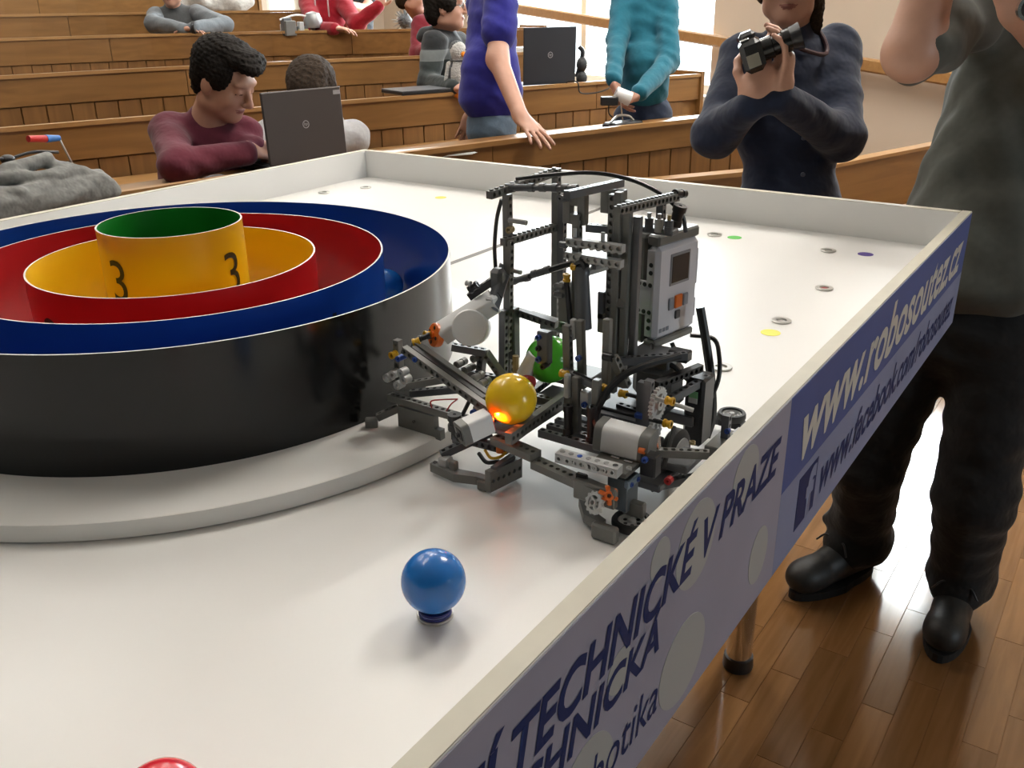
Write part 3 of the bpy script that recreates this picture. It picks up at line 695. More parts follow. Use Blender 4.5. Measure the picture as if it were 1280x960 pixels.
# --- white motor barrel in front right --------------------------------------
mt = T(-.3645, .715, .0715); m = MB(); ux = Vector((.99, .12, -.06)).normalized()
def roundbox(mb, c, L, w, h, ax, r, seg=6):
    X, Y, Zv = ax; pr = []
    for (sx, sy, a0) in ((1, 1, 0), (-1, 1, 90), (-1, -1, 180), (1, -1, 270)):
        for k in range(seg+1):
            a = math.radians(a0+90*k/seg); pr.append((sx*(w/2-r)+r*math.cos(a), sy*(h/2-r)+r*math.sin(a)))
    n = len(pr); vs = [c+X*(-L/2)+Y*p+Zv*q for p, q in pr]+[c+X*(L/2)+Y*p+Zv*q for p, q in pr]
    mb.add(vs, [(i, (i+1) % n, n+(i+1) % n, n+i) for i in range(n)], 0, True); mb.add(vs[:n], [tuple(range(n))[::-1]]); mb.add(vs[n:], [tuple(range(n))])
    return mb
uy = Vector((0, 0, 1)).cross(ux).normalized(); uz = ux.cross(uy)
roundbox(m, mt, .037, .028, .029, (ux, uy, uz), .007).build('motor_barrel', WHITEP, rob)
m = MB(); roundbox(m, mt-ux*.0225, .008, .029, .030, (ux, uy, uz), .008).build('motor_end', DKGREY, rob)
m = MB(); roundbox(m, mt+ux*.0235, .010, .029, .030, (ux, uy, uz), .008).build('motor_end', DKGREY, rob)
peg((-.3395, .703, .0715), X_, ORANGEP, .003, .006); block((-.332, .707, .058), (.016, .014, .022), BLACKP); peg((-.334, .6985, .0655), Y_, BLUEPEG, .003, .004)
# --- chassis under the tower ------------------------------------------
block((-.415, .825, .060), (.085, .09, .014), BLACKP, 'chassis'); block((-.392, .842, .086), (.045, .045, .040), DKGREY2, 'motor_block', bevel=.008)
for y_ in (.775, .79): beam((-.455, y_, .060), (-.375, y_, .060), Y_, DKGREY2)
beam((-.372, .765, .075), (-.345, .865, .088), Z_, DKGREY2); beam((-.372, .795, .098), (-.352, .860, .100), X_, BLACKP)
block((-.352, .862, .052), (.022, .030, .078), BLACKP, 'battery_box', bevel=.003); block((-.3525, .8465, .071), (.010, .0006, .012), mat('green_white_label', (.25, .62, .30), .5), 'label', bevel=.0001); block((-.3525, .8463, .0665), (.010, .0006, .006), WHITEP, 'label', bevel=.0001)
block((-.398, .845, .108), (.050, .044, .010), DKGREY2); beam((-.42, .79, .115), (-.36, .84, .118), Z_, DKGREY2)
block((-.372, .850, .113), (.022, .014, .012), BLACKP, 'port_block')
for i, (x, y) in enumerate(((-.47, .86), (-.345, .79))):
    m = MB(); q = T(x, y, .0285); m.lathe(q-Vector((.007, 0, 0)), [(.012, 0), (.025, .0005), (.028, .003), (.028, .011), (.025, .0135), (.012, .014)], X_, seg=36); w = m.build('tyre', RUBBER, rob)
    m = MB(); m.lathe(q-Vector((.0075, 0, 0)), [(0, 0), (.0195, 0), (.020, .007), (.0195, .015), (0, .015)], X_, seg=30); m.build('wheel_hub', LTGREY, rob)
block((-.41, .78, .042), (.11, .012, .012), DKGREY2); block((-.41, .85, .042), (.12, .012, .012), DKGREY2)
beam((-.312, .842, .0065), (-.312, .842, .062), X_, DKGREY2); peg((-.3085, .8375, .046), Y_); block((-.312, .838, .030), (.022, .05, .012), DKGREY); block((-.308, .862, .020), (.018, .034, .034), LTGREY, 'castor_cover', bevel=.010)
for (x, y, z) in ((-.33, .775, .034), (-.345, .748, .022)): block((x, y, z), (.03, .045, .008), DKGREY2)
beam((-.342, .730, .020), (-.300, .79, .020), Z_, DKGREY2); beam((-.37, .74, .047), (-.30, .77, .050), Z_, DKGREY); bush((-.318, .770, .058), Z_, TAN, r=.003, ln=.003); peg((-.325, .735, .030), Y_, REDP, .004, .006)
rod((-.345, .785, .062), (-.335, .742, .035), .0025, BLACKP); rod((-.35, .76, .060), (-.338, .742, .032), .0022, CHROME)
# --- deck, light grey studded brick, front right -----------------------------
m = beam_mb(T(-.4095, .6675, .0625), T(-.3455, .6715, .0620), Y_, w=.0125, h=.0095); 
for k in range(8):
    q = T(-.4095+.064*(k+.5)/8, .6675+.004*(k+.5)/8, .0625+.0048); m.lathe(q, [(0, .0002), (.0028, .0002), (.0032, .0002)], seg=14)
m.build('studded_brick', LTGREY, rob)
for k in range(7):
    q = (-.4095+.064*(k+.5)/7, .6678+.004*(k+.5)/8, .0672); m = MB(); m.cyl(T(*q), T(q[0], q[1], .0676), .0027, seg=14, ri=.0); m.build('stud_socket', BLUEPEG if k == 2 else (BLACKP if k == 6 else mat('socket_grey', (.22, .22, .22), .4) if k == 0 else bpy.data.materials['socket_grey']), rob)
    q = (-.4095+.064*(k+.5)/7, .6612+.004*(k+.5)/8, .0625); m = MB(); m.cyl(T(*q), T(q[0], q[1]-.0004, q[2]), .0034, seg=14, ri=.0018); m.build('stud_collar', LTGREY, rob)
block((-.363, .707, .0545), (.042, .060, .005), DKGREY, 'deck_plate', bevel=.001); block((-.3665, .7015, .0578), (.009, .003, .0016), CHROME, 'chrome_clip', bevel=.0004); block((-.352, .7005, .0578), (.009, .003, .0016), CHROME, 'chrome_clip', bevel=.0004)
peg((-.345, .6885, .0575), Z_, LTGREY, .0028, .003); [beam((-.465, y_, .050), (-.385, y_, .050), Z_, DKGREY2) for y_ in (.722, .738, .754)]
for (x, z0, z1) in ((-.4345, .083, .058), (-.4075, .088, .056)):
    conn((x, .727, z1), (x, .727, z0), BLACKP, .0045); rod((x, .727, z1), (x, .722, .050), .0030, BLACKP)
# front rail: long beam left of the brick
beam((-.498, .6895, .0475), (-.442, .679, .0475), Z_, DKGREY, h=.0155); beam((-.442, .6785, .0405), (-.352, .663, .0395), Z_, DKGREY, h=.0150); block((-.366, .6635, .037), (.044, .008, .020), DKGREY)
block((-.3835, .668, .047), (.012, .005, .007), BLACKP)
# blue-grey bearing block over the wheel, gear, wedge
block((-.3515, .690, .0325), (.022, .022, .034), mat('blue_grey_plastic', (.13, .16, .19), .35)); block((-.3415, .689, .0455), (.006, .022, .008), mat('pale_blue_plastic_2', (.24, .33, .42), .35))
for y in (.682, .695): peg((-.3382, y, .0455), X_, BLUEPEG, .0026, .002)
block((-.362, .668, .034), (.010, .014, .018), DKGREY)
gear((-.3610, .654, .0330), Vector((-.3, -.85, .35)), .0112, 12, LTGREY, .004); 
m = MB(); q = T(-.3505, .660, .0410); ax = Vector((.55, -.6, .3)).normalized()
for k in range(6):
    d = ax.orthogonal().normalized(); d = Quaternion(ax, k*PI/3) @ d; m.box(q+d*.0055, (.0075, .004, .006), (d, ax.cross(d), ax), bevel=.0008)
m.cyl(q-ax*.004, q+ax*.004, .0045, seg=12, ri=.0022); m.build('bevel_gear', ORANGEP, rob)
def wedge(pts, z0, z1, m_=DKGREY): return MB().prism([T(x, y, z0) for x, y in pts], (0, 0, z1-z0)).build('wedge_plate', m_, rob)
wedge([(-.3945, .682), (-.375, .658), (-.352, .651), (-.352, .660), (-.370, .668), (-.386, .690)], .005, .0150)
for i in range(4): peg((-.3885+i*.0052, .6815-i*.0045, .0146), Z_, BLACKP, .0022, .0008)
block((-.3470, .6490, .0085), (.026, .009, .0165), DKGREY, bevel=.002)
def flat_wheel(c, R, tag_):
    m = MB(); q = T(*c); m.lathe(q, [(R*.70, 0), (R*.93, 0), (R, .002), (R, .0062), (R*.93, .0082), (R*.74, .0082), (R*.70, .007), (R*.70, 0)], seg=40); tyre = m.build('tyre', RUBBER, rob)
    m = MB(); m.lathe(q, [(0, .0030), (R*.68, .0030), (R*.69, .006), (R*.60, .0068), (R*.52, .0042), (R*.20, .0042), (R*.18, .0075), (0, .0075)], seg=36)
    h = m.build('wheel_hub', LTGREY, rob)
    m = MB()
    for k in range(6):
        a = k*PI/3; m.cyl(q+Vector((math.cos(a)*R*.37, math.sin(a)*R*.37, .0043)), q+Vector((math.cos(a)*R*.37, math.sin(a)*R*.37, .0047)), R*.10, seg=10)
    m.build('hub_holes', BLACKP, rob)
flat_wheel((-.3350, .6790, .0045), .0190, 0); block((-.338, .6885, .0180), (.022, .009, .0150), DKGREY)
flat_wheel((-.3385, .928, .0175), .0160, 0); beam((-.372, .925, .0135), (-.335, .930, .0135), Z_, DKGREY2, w=.012); block((-.338, .928, .0125), (.028, .016, .008), BLACKP)
# --- ball channel ----------------------------------------------------------
beam((-.4670, .668, .0640), (-.4720, .800, .0660), X_, DKGREY, h=.0125, studs=None); beam((-.5090, .700, .0585), (-.5160, .84, .066), X_, DKGREY2)
block((-.489, .752, .057), (.042, .13, .006), DKGREY2, 'channel_floor'); block((-.489, .835, .070), (.05, .05, .008), DKGREY2, 'channel_floor')
for y in (.72, .745, .77): beam((-.512, y, .0625), (-.468, y, .0625), Z_, DKGREY)
block((-.494, .816, .078), (.052, .006, .014), DKGREY); m = MB(); m.cyl(T(-.5155, .768, .086), T(-.505, .775, .110), .0085, seg=20); m.build('roller', WHITEP, rob); m = MB(); m.cyl(T(-.5140, .764, .082), T(-.501, .760, .0835), .0075, seg=16); m.build('roller', REDP, rob)
rod((-.527, .770, .084), (-.527, .770, .106), .0036, TAN, 'spacer')
# --- red light sensor -------------------------------------------------------
lx = Vector((.80, .46, .39)); lx = Vector((.45, .85, .22)).normalized(); ly = Vector((0, 0, 1)).cross(lx).normalized(); lz = lx.cross(ly); lc = T(-.4956, .6574, .0753)
m = MB(); roundbox(m, lc, .025, .021, .022, (lx, ly, lz), .004).build('light_sensor', WHITEP, rob)
m = MB(); roundbox(m, lc-lx*.0165, .008, .022, .023, (lx, ly, lz), .005).build('sensor_cap', DKGREY, rob)
m = MB(); m.box(lc-lx*.0207, (.001, .011, .012), (lx, ly, lz), bevel=.0003); m.box(lc-lx*.0225, (.004, .004, .0035), (lx, ly, lz)); m.build('sensor_plug', BLACKP, rob)
RED_GLOW = mat('red_led', (.9, .05, .02), .3, emit=(1.0, .10, .01), estr=14.0)
m = MB(); m.box(lc+lx*.0133, (.0016, .017, .018), (lx, ly, lz), bevel=.0004); m.build('sensor_face', REDP, rob)
m = MB(); q = lc+lx*.0142; m.ball(q, .0034, seg=14, rings=8); m.build('red_lamp', RED_GLOW, rob)
pl = bpy.data.lights.new('red_lamp_light', 'SPOT'); pl.energy = .6; pl.color = (1, .16, .02); pl.shadow_soft_size = .003; pl.spot_size = math.radians(95); pl.spot_blend = .6
po = bpy.data.objects.new('red_lamp_light', pl); COL.objects.link(po); po.location = lc+lx*.0185; po.rotation_euler = lx.to_track_quat('-Z', 'Y').to_euler()
conn((-.533, .668, .060), (-.533, .668, .071), BLACKP, .006); conn((-.533, .669, .047), (-.526, .673, .047), DKGREY2, .0045); block((-.530, .672, .052), (.014, .014, .014), BLACKP)
# --- front left wedge ---------------------------------------------------
wedge([(-.562, .668), (-.562, .660), (-.527, .655), (-.504, .663), (-.490, .664), (-.490, .671), (-.505, .672), (-.528, .667), (-.545, .669)], .004, .0135)
for x in (-.5585, -.552): peg((x, .6645, .0137), Z_, BLACKP, .0022, .0008)
block((-.5465, .667, .0165), (.012, .012, .012), LTGREY); beam((-.553, .668, .0225), (-.520, .712, .040), Z_, DKGREY2)
beam((-.4865, .659, .0150), (-.4800, .706, .0135), X_, DKGREY, h=.0225); block((-.485, .684, .0255), (.008, .035, .006), DKGREY2); block((-.4965, .665, .0055), (.012, .008, .011), DKGREY); block((-.5335, .664, .0175), (.008, .008, .010), DKGREY)
m = MB(); m.tube([T(-.512, .690, .030), T(-.500, .684, .027), T(-.490, .688, .030), T(-.489, .70, .034)], .0016); m.build('yellow_wire', YELP, rob); cable([(-.52, .69, .024), (-.505, .683, .021), (-.492, .687, .024)], .0022); peg((-.4945, .692, .037), Z_, ORANGEP, .004, .01)
beam((-.54, .70, .030), (-.49, .70, .032), Y_, DKGREY2)
# --- left arm -----------------------------------------------------------
beam((-.654, .7055, .0515), (-.526, .7035, .0510), Z_, DKGREY, h=.0090)
wedge_pts = [(-.640, .045), (-.588, .045), (-.588, .030), (-.580, .030), (-.580, .018), (-.640, .020)]
m = MB(); m.prism([T(x, .7010, z) for x, z in wedge_pts], (0, .008, 0)); m.build('side_plate', DKGREY, rob)
peg((-.6165, .7005, .032), Y_, BLACKP, .0018, .001); block((-.531, .7035, .0415), (.016, .008, .012), DKGREY)
beam((-.661, .690, .0300), (-.643, .7065, .0400), Z_, DKGREY); block((-.6645, .684, .0235), (.014, .010, .014), DKGREY, ax=(Vector((.75, .66, 0)), Vector((-.66, .75, 0)), Vector((0, 0, 1)))); 
beam((-.648, .712, .062), (-.590, .745, .076), Z_, DKGREY); beam((-.640, .724, .052), (-.580, .752, .062), Z_, DKGREY2)
beam((-.6465, .7155, .060), (-.6465, .7155, .1175), Y_, DKGREY); bush((-.6465, .7075, .1025), Y_, YELP)
for (x, z) in ((-.6545, .0745), (-.6460, .0805), (-.6335, .0850), (-.6300, .0775), (-.6400, .0690)): m = MB(); m.cyl(T(x, .702, z), T(x, .712, z), .0052, seg=12, ri=.0022); m.build('peg_joint', LTGREY, rob)
for (y, dz) in ((.6935, 0), (.7095, .0015)):
    beam((-.6185, y, .1195+dz), (-.5080, y, .0755+dz), Y_, DKGREY)
beam((-.6135, .7015, .1185), (-.520, .7015, .0810), Z_, BLACKP, w=.0070, holes=False)
peg((-.6215, .692, .1095), Y_, BLUEPEG, .0034, .012); peg((-.600, .6890, .1125), Y_, BLUEPEG, .003, .002)
block((-.5165, .6945, .0720), (.020, .010, .010), mat('pale_grey_block', (.42, .40, .37), .4)); peg((-.5235, .6885, .0710), Y_, BLUEPEG, .0034, .006); bush((-.5255, .687, .0605), X_, YELP); rod((-.540, .690, .0630), (-.531, .690, .0800), .0022, BLACKP)
for (x, z) in ((-.535, .0750), (-.528, .0700)): pass
bush((-.6085, .716, .1275), Vector((.75, .5, .3)), BLACKP, r=.0036, ln=.014); bush((-.6145, .710, .1235), Vector((.75, .5, .3)), YELP)
MR = Vector((.62, .52, .59)).normalized()        # motor axis, from the hub up to the tower
hubc = T(-.6005, .7265, .1285)
m = MB(); ha = Vector((-.45, -.86, .22)).normalized()
m.lathe(hubc, [(0, -.004), (.0125, -.004), (.0130, -.002), (.0130, .003), (.0120, .004), (.004, .004), (.004, .006), (0, .006)], ha, seg=30); hub = m.build('motor_hub', ORANGEP, rob)
hu = ha.orthogonal().normalized(); hv = ha.cross(hu); m = MB()
for k in range(4):
    d = hu*math.cos(k*PI/2+.6)+hv*math.sin(k*PI/2+.6); m.cyl(hubc+d*.0085+ha*.0039, hubc+d*.0085+ha*.0043, .0022, seg=10)
m.build('hub_holes', BLACKP, rob)
bush((-.6085, .7215, .1295), ha, YELP, r=.0036, ln=.008)
MW = mat('motor_white', (.68, .69, .70), .3)
p0, p1 = T(-.596, .731, .1300), T(-.5485, .763, .1660); dd = (p1-p0).normalized(); sy = dd.cross(Vector((-.45, -.75, .48))).normalized(); sz = dd.cross(sy)
m = MB(); roundbox(m, (p0+p1)/2, (p1-p0).length, .023, .020, (dd, sy, sz), .004).build('motor_body', MW, rob)
dc = T(-.566, .744, .1385); da = Vector((.45, -.80, .30)).normalized()
m = MB(); m.lathe(dc-da*.016, [(0, 0), (.0185, 0), (.0195, .0015), (.0195, .028), (.0180, .0305), (0, .0315)], da, seg=40); m.build('motor_drum', WHITEP, rob)
p2 = T(-.552, .785, .190); m = MB(); roundbox(m, p1+(p2-p1)*.5, (p2-p1).length+.01, .020, .018, ((p2-p1).normalized(), sy, (p2-p1).normalized().cross(sy)), .005).build('motor_tail', DKGREY2, rob)
block((-.548, .757, .168), (.010, .012, .010), MW, bevel=.002); block((-.553, .776, .185), (.016, .014, .026), DKGREY2, bevel=.004); bush((-.572, .758, .1785), Vector((.7, .3, .6)), BLACKP, r=.0045, ln=.012); bush((-.578, .757, .182), X_, LTGREY, r=.003, ln=.006)
beam((-.580, .760, .166), (-.553, .776, .188), Z_, BLACKP); beam((-.562, .755, .158), (-.545, .768, .173), Z_, BLACKP)
beam((-.592, .742, .112), (-.560, .760, .106), Z_, DKGREY2); beam((-.560, .760, .106), (-.548, .775, .075), Y_, DKGREY); beam((-.565, .762, .105), (-.575, .770, .075), Y_, DKGREY2); beam((-.60, .75, .080), (-.54, .775, .072), Z_, DKGREY2, studs=-1)
for (x, y, z) in ((-.578, .752, .086), (-.566, .752, .079), (-.557, .752, .074), (-.546, .752, .070), (-.589, .752, .090), (-.572, .760, .098)): conn((x, y-.004, z), (x, y+.006, z), DKGREY if z > .08 else LTGREY, .0036)
beam((-.565, .775, .060), (-.52, .775, .0665), Z_, DKGREY2); peg((-.5265, .755, .0720), Y_, REDP, .004, .004); beam((-.60, .79, .055), (-.50, .79, .055), Y_, DKGREY2, studs=-1)
for pts in ([(-.588, .6985, .0565), (-.587, .6965, .0650), (-.572, .695, .0710), (-.549, .694, .0775)], [(-.569, .70, .0570), (-.560, .697, .0680), (-.549, .694, .0775)]): MB().tube([T(*p) for p in pts], .0008, seg=6).build('red_wire', REDP, rob)
# --- cables ---------------------------------------------------------------
cable([(-.545, .80, .2885), (-.515, .815, .2930), (-.475, .835, .2960), (-.44, .852, .2900), (-.412, .866, .2760), (-.393, .878, .2560), (-.388, .882, .236)])
cable([(-.562, .798, .266), (-.5685, .798, .245), (-.5715, .797, .215), (-.570, .796, .190)])
cable([(-.350, .800, .133), (-.378, .762, .126), (-.394, .745, .112), (-.402, .735, .094), (-.404, .728, .079), (-.395, .722, .069)], .0036)
cable([(-.376, .905, .150), (-.366, .905, .110), (-.356, .902, .070), (-.350, .898, .030), (-.352, .890, .006)], .0052); cable([(-.383, .90, .118), (-.362, .915, .113), (-.350, .905, .098), (-.345, .895, .075), (-.35, .885, .05)], .0026)
cable([(-.392, .872, .116), (-.382, .868, .100), (-.375, .862, .082), (-.37, .85, .07)], .0026); cable([(-.41, .86, .115), (-.395, .835, .105), (-.372, .83, .108), (-.36, .845, .09)], .0028)
# the balls aboard
ballthing(T(-.4855, .7005, .0905), .026, BALLY, 'yellow ball held low at the front of the robot'); ballthing(T(-.4985, .793, .1005), .026, BALLG, 'green ball held higher up inside the robot')
# ------------------------------------------------------------------ figures: signed distance shapes -> one continuous surface
def V3(*a): return np.array(a, float)
def nrm(v): v = np.array(v, float); return v/np.linalg.norm(v)
class Fig:
    def __init__(s): s.p = []
    def c(s, a, b, ra, rb=None, m=0, k=.02): s.p.append(('c', np.array(a, float), np.array(b, float), ra, ra if rb is None else rb, m, k)); return s
    def e(s, c, r, ax=None, m=0, k=.02):
        s.p.append(('e', np.array(c, float), np.array(r, float), np.eye(3) if ax is None else np.array(ax, float), None, m, k)); return s
    def dist(s, p, P):
        if p[0] == 'c':
            _, a, b, ra, rb, _, _ = p; ba = b-a; L = max(float(ba @ ba), 1e-9)
            d = P-a; t = np.clip((d @ ba)/L, 0, 1)
            return np.sqrt(((d-t[..., None]*ba)**2).sum(-1))-(ra+(rb-ra)*t)
        _, c, r, ax, _, _, _ = p
        q = (P-c) @ ax.T; k0 = np.sqrt(((q/r)**2).sum(-1)); k1 = np.sqrt(((q/(r*r))**2).sum(-1))
        return k0*(k0-1)/np.maximum(k1, 1e-6)
    def bounds(s, p):
        if p[0] == 'c':
            r = max(p[3], p[4]); return np.minimum(p[1], p[2])-r, np.maximum(p[1], p[2])+r
        h = np.sqrt(((p[3]*p[2][:, None])**2).sum(0)); return p[1]-h, p[1]+h
    def mesh(s, vox, noise=None):
        B = [s.bounds(p) for p in s.p]; lo = np.min([b[0] for b in B], 0)-vox*3; hi = np.max([b[1] for b in B], 0)+vox*3
        n = np.ceil((hi-lo)/vox).astype(int)+1
        F = np.full(n, 1.0, np.float32)
        for p, (b0, b1) in zip(s.p, B):
            k = p[6]; mg = k+vox*2.5
            i0 = np.maximum(((b0-mg-lo)/vox).astype(int), 0); i1 = np.minimum(((b1+mg-lo)/vox).astype(int)+2, n)
            g = np.stack(np.meshgrid(*[lo[a]+vox*np.arange(i0[a], i1[a]) for a in range(3)], indexing='ij'), -1)
            d = s.dist(p, g).astype(np.float32); sl = tuple(slice(i0[a], i1[a]) for a in range(3)); f = F[sl]
            h = np.maximum(k-np.abs(f-d), 0)/k; F[sl] = np.minimum(f, d)-h*h*k*.25
        if noise is not None:
            g = np.stack(np.meshgrid(*[lo[a]+vox*np.arange(n[a]) for a in range(3)], indexing='ij'), -1); F = F+noise(g).astype(np.float32)
        S = F < 0
        # surface nets
        cs = [S[i:n[0]-1+i, j:n[1]-1+j, k:n[2]-1+k] for i in (0, 1) for j in (0, 1) for k in (0, 1)]
        cnt = sum(c.astype(np.int8) for c in cs); act = (cnt > 0) & (cnt < 8)
        ijk = np.argwhere(act); idx = np.full(act.shape, -1, np.int64); idx[act] = np.arange(len(ijk))
        acc = np.zeros((len(ijk), 3)); num = np.zeros(len(ijk))
        cor = [(i, j, k) for i in (0, 1) for j in (0, 1) for k in (0, 1)]
        vals = [F[ijk[:, 0]+i, ijk[:, 1]+j, ijk[:, 2]+k] for (i, j, k) in cor]
        for a in range(8):
            for b in range(a+1, 8):
                df = np.array(cor[b])-np.array(cor[a])
                if np.abs(df).sum() != 1: continue
                va, vb = vals[a], vals[b]; x = (va < 0) != (vb < 0); t = np.where(x, va/np.where(x, va-vb, 1), 0)
                acc += np.where(x[:, None], np.array(cor[a])+t[:, None]*df, 0); num += x
        v = lo+vox*(ijk+acc/num[:, None])
        quads = []
        for ax in range(3):
            u, w = (ax+1) % 3, (ax+2) % 3
            sh = [slice(1, n[0]-1), slice(1, n[1]-1), slice(1, n[2]-1)]; sh[ax] = slice(0, n[ax]-1)
            A = S[tuple(sh)]; sh2 = list(sh); sh2[ax] = slice(1, n[ax]); Bv = S[tuple(sh2)]
            e = np.argwhere(A != Bv); base = e+np.array([sh[0].start, sh[1].start, sh[2].start]); ins = A[A != Bv]
            def at(du, dw):
                q = base.copy(); q[:, u] -= du; q[:, w] -= dw; return idx[q[:, 0], q[:, 1], q[:, 2]]
            q = np.stack([at(0, 0), at(1, 0), at(1, 1), at(0, 1)], 1); q[~ins] = q[~ins][:, ::-1]; quads.append(q)
        q = np.concatenate(quads); q = q[(q >= 0).all(1)]
        return v, q
    def build(s, name, mats, parent, vox=.006, noise=None, label=None):
        v, q = s.mesh(vox, noise); c = v[q].mean(1)
        best = np.full(len(c), 1e9); mi = np.zeros(len(c), np.int32)
        for p, (b0, b1) in zip(s.p, [s.bounds(p) for p in s.p]):
            sel = np.where(((c > b0-.03) & (c < b1+.03)).all(1))[0]
            if not len(sel): continue
            d = s.dist(p, c[sel]) if p[0] == 'c' else (np.sqrt((((c[sel]-p[1]) @ p[3].T/p[2])**2).sum(-1))-1)*p[2].min(); d = np.where(d > .0012, 9., d) if p[5] in (4, 5, 6, 7) else d; up = d < best[sel]; best[sel[up]] = d[up]; mi[sel[up]] = p[5]
        o0 = np.array(parent.location) if parent is not None else np.zeros(3)
        me = bpy.data.meshes.new(name); v = (v-o0).astype('f')
        me.vertices.add(len(v)); me.vertices.foreach_set('co', v.ravel()); me.loops.add(len(q)*4); me.loops.foreach_set('vertex_index', q.astype(np.int32).ravel())
        me.polygons.add(len(q)); me.polygons.foreach_set('loop_start', np.arange(0, len(q)*4, 4, dtype=np.int32)); me.polygons.foreach_set('loop_total', np.full(len(q), 4, np.int32))
        me.update(calc_edges=True)
        for m_ in mats: me.materials.append(m_)
        me.polygons.foreach_set('material_index', mi); me.polygons.foreach_set('use_smooth', np.ones(len(q), bool)); me.validate()
        o = bpy.data.objects.new(name, me); link(o, parent)
        if label: o['label'] = label
        return o
def wrinkles(g):
    x, y, z = g[..., 0], g[..., 1], g[..., 2]; q = x*.6+y*.8
    return .0030*np.sin(z*48+2.2*np.sin(q*14+z*5)+x*12)*np.sin(q*17-z*9+1.3*np.sin(z*11))+.0014*np.sin(z*95+3*np.sin(q*21)+y*31)
def drape(g):
    x, y, z = g[..., 0], g[..., 1], g[..., 2]; q = x*.82+y*.57; w = y*.82-x*.57
    return .0060*np.sin(q*52+1.6*np.sin(z*5+q*7))*(.65+.35*np.sin(z*7+q*11))+.0028*np.sin(w*70+z*12+2*np.sin(q*19))+.0016*np.sin(z*60+q*40)
def dress(F, mats, parent, vox, vest='vest', wr=None):
    """one continuous body; the clothes are their own closed surfaces over it"""
    B = Fig(); C = {TOP: Fig(), LEG: Fig(), SHOE: Fig(), SHOE2: Fig(), EXTRA: Fig()}
    for p in F.p:
        m = p[-2]
        if m in C:
            C[m].p.append(p)
            if p[0] == 'c': B.p.append(('c', p[1], p[2], max(p[3]-.022, .012), max(p[4]-.022, .012), SKIN, p[6]))
            else: B.p.append(('e', p[1], p[2]-.022, p[3], None, SKIN, p[6]))
        else: B.p.append(p)
    body = B.build('body', mats, parent, vox)
    for m, nm in ((TOP, 'shirt'), (LEG, 'trousers'), (SHOE, 'shoe'), (SHOE2, 'shoe'), (EXTRA, vest)):
        if C[m].p:
            for i, p in enumerate(C[m].p): C[m].p[i] = p[:-2]+(0, p[-1])
            C[m].build(nm, [mats[m]], parent, vox, (wr or wrinkles) if m == TOP else wrinkles if m == LEG else None)
    return body
def tufts(amp, fr):
    amp *= .85; fr *= 2.1
    def f(g): return amp*(np.sin(g[..., 0]*fr+1.7*np.sin(g[..., 2]*fr*.6))*np.sin(g[..., 1]*fr*1.1+.8)+.6*np.sin(g[..., 2]*fr*1.7+g[..., 0]*fr*.7))
    return f
def skin(name, col): return mat(name, col, .45, noise=.06, nscale=30, bump=.05, bscale=300)
def cloth(name, col, rough=.85, b=.5, sc=14, noise=.08): return mat(name, col, rough, noise=noise, nscale=60, bump=b, bscale=sc, sheen=.15, bdist=.02, spec=.25)
SKIN, TOP, LEG, SHOE, LIP, EYEW, IRIS, BROW, EXTRA, SHOE2 = range(10)
EYE_M = mat('eye_white', (.70, .66, .62), .25); IRIS_M = mat('iris', (.05, .035, .02), .15); SHOE_M = mat('black_shoe_leather', (.022, .021, .020), .5, noise=.3, nscale=60, bump=.2, bscale=120); SOLE_M = mat('black_sole', (.012, .012, .012), .7)
def head(F, c, fwd, up=(0, 0, 1), s=1.0, eyes=True, closed=False):
    f = nrm(fwd); u0 = np.array(up, float); r = nrm(np.cross(f, u0)); u = np.cross(r, f); c = np.array(c, float); A = np.array([r, f, u])
    q = lambda x, y, z: c+s*(r*x+f*y+u*z)
    E = lambda p, rad, m=SKIN, k=.012: F.e(q(*p), np.array(rad)*s, A, m, k)
    E((0, -.014, .030), (.074, .094, .080)); E((0, .022, -.028), (.060, .066, .086), k=.03); E((0, .052, -.090), (.030, .030, .024), k=.03)
    for sx in (-1, 1):
        E((sx*.040, .050, -.032), (.026, .030, .030), k=.02); E((sx*.048, .005, -.070), (.018, .045, .022), k=.03)
        E((sx*.074, -.008, -.012), (.010, .020, .031), k=.006); E((sx*.078, -.014, -.010), (.005, .012, .022), k=.004)
        F.c(q(sx*.016, .085, .026), q(sx*.046, .073, .026), .0034*s, .0024*s, BROW, .002)
        F.e(q(sx*.011, .098, -.034), np.array((.009, .011, .008))*s, A, SKIN, .006)
        if eyes and not closed:
            E((sx*.031, .0755, .003), (.0135, .010, .0085), EYEW, .003); E((sx*.031, .0838, .003), (.0058, .003, .0058), IRIS, .001)
            F.c(q(sx*.019, .083, .011), q(sx*.044, .077, .009), .0032*s, .0028*s, SKIN, .003)
        elif eyes:
            E((sx*.031, .0755, .003), (.0145, .011, .0100), SKIN, .004); F.c(q(sx*.020, .0855, -.003), q(sx*.042, .079, -.003), .0014*s, .0012*s, BROW, .001)
    E((0, .074, .030), (.048, .016, .013), k=.02)
    F.c(q(0, .086, .012), q(0, .110, -.028), .0075*s, .0115*s, SKIN, .012)
    E((0, .0835, -.0568), (.0185, .0080, .0030), LIP, .003); E((0, .0835, -.0632), (.0155, .0085, .0036), LIP, .003)
    return A
def haircap(name, c, A, s, m_, parent, prims, vox=.006, amp=.003, fr=110):
    H = Fig(); c = np.array(c); r, f, u = A
    for (p, rad) in prims: H.e(c+s*(r*p[0]+f*p[1]+u*p[2]), np.array(rad)*s, A, 0, .02)
    return H.build(name, [m_], parent, vox, tufts(amp, fr))
SHORT = [((0, -.030, .052), (.083, .090, .076)), ((0, -.050, .005), (.078, .060, .070)), ((0, .040, .088), (.066, .048, .030)), ((0, .002, .100), (.062, .070, .032))]
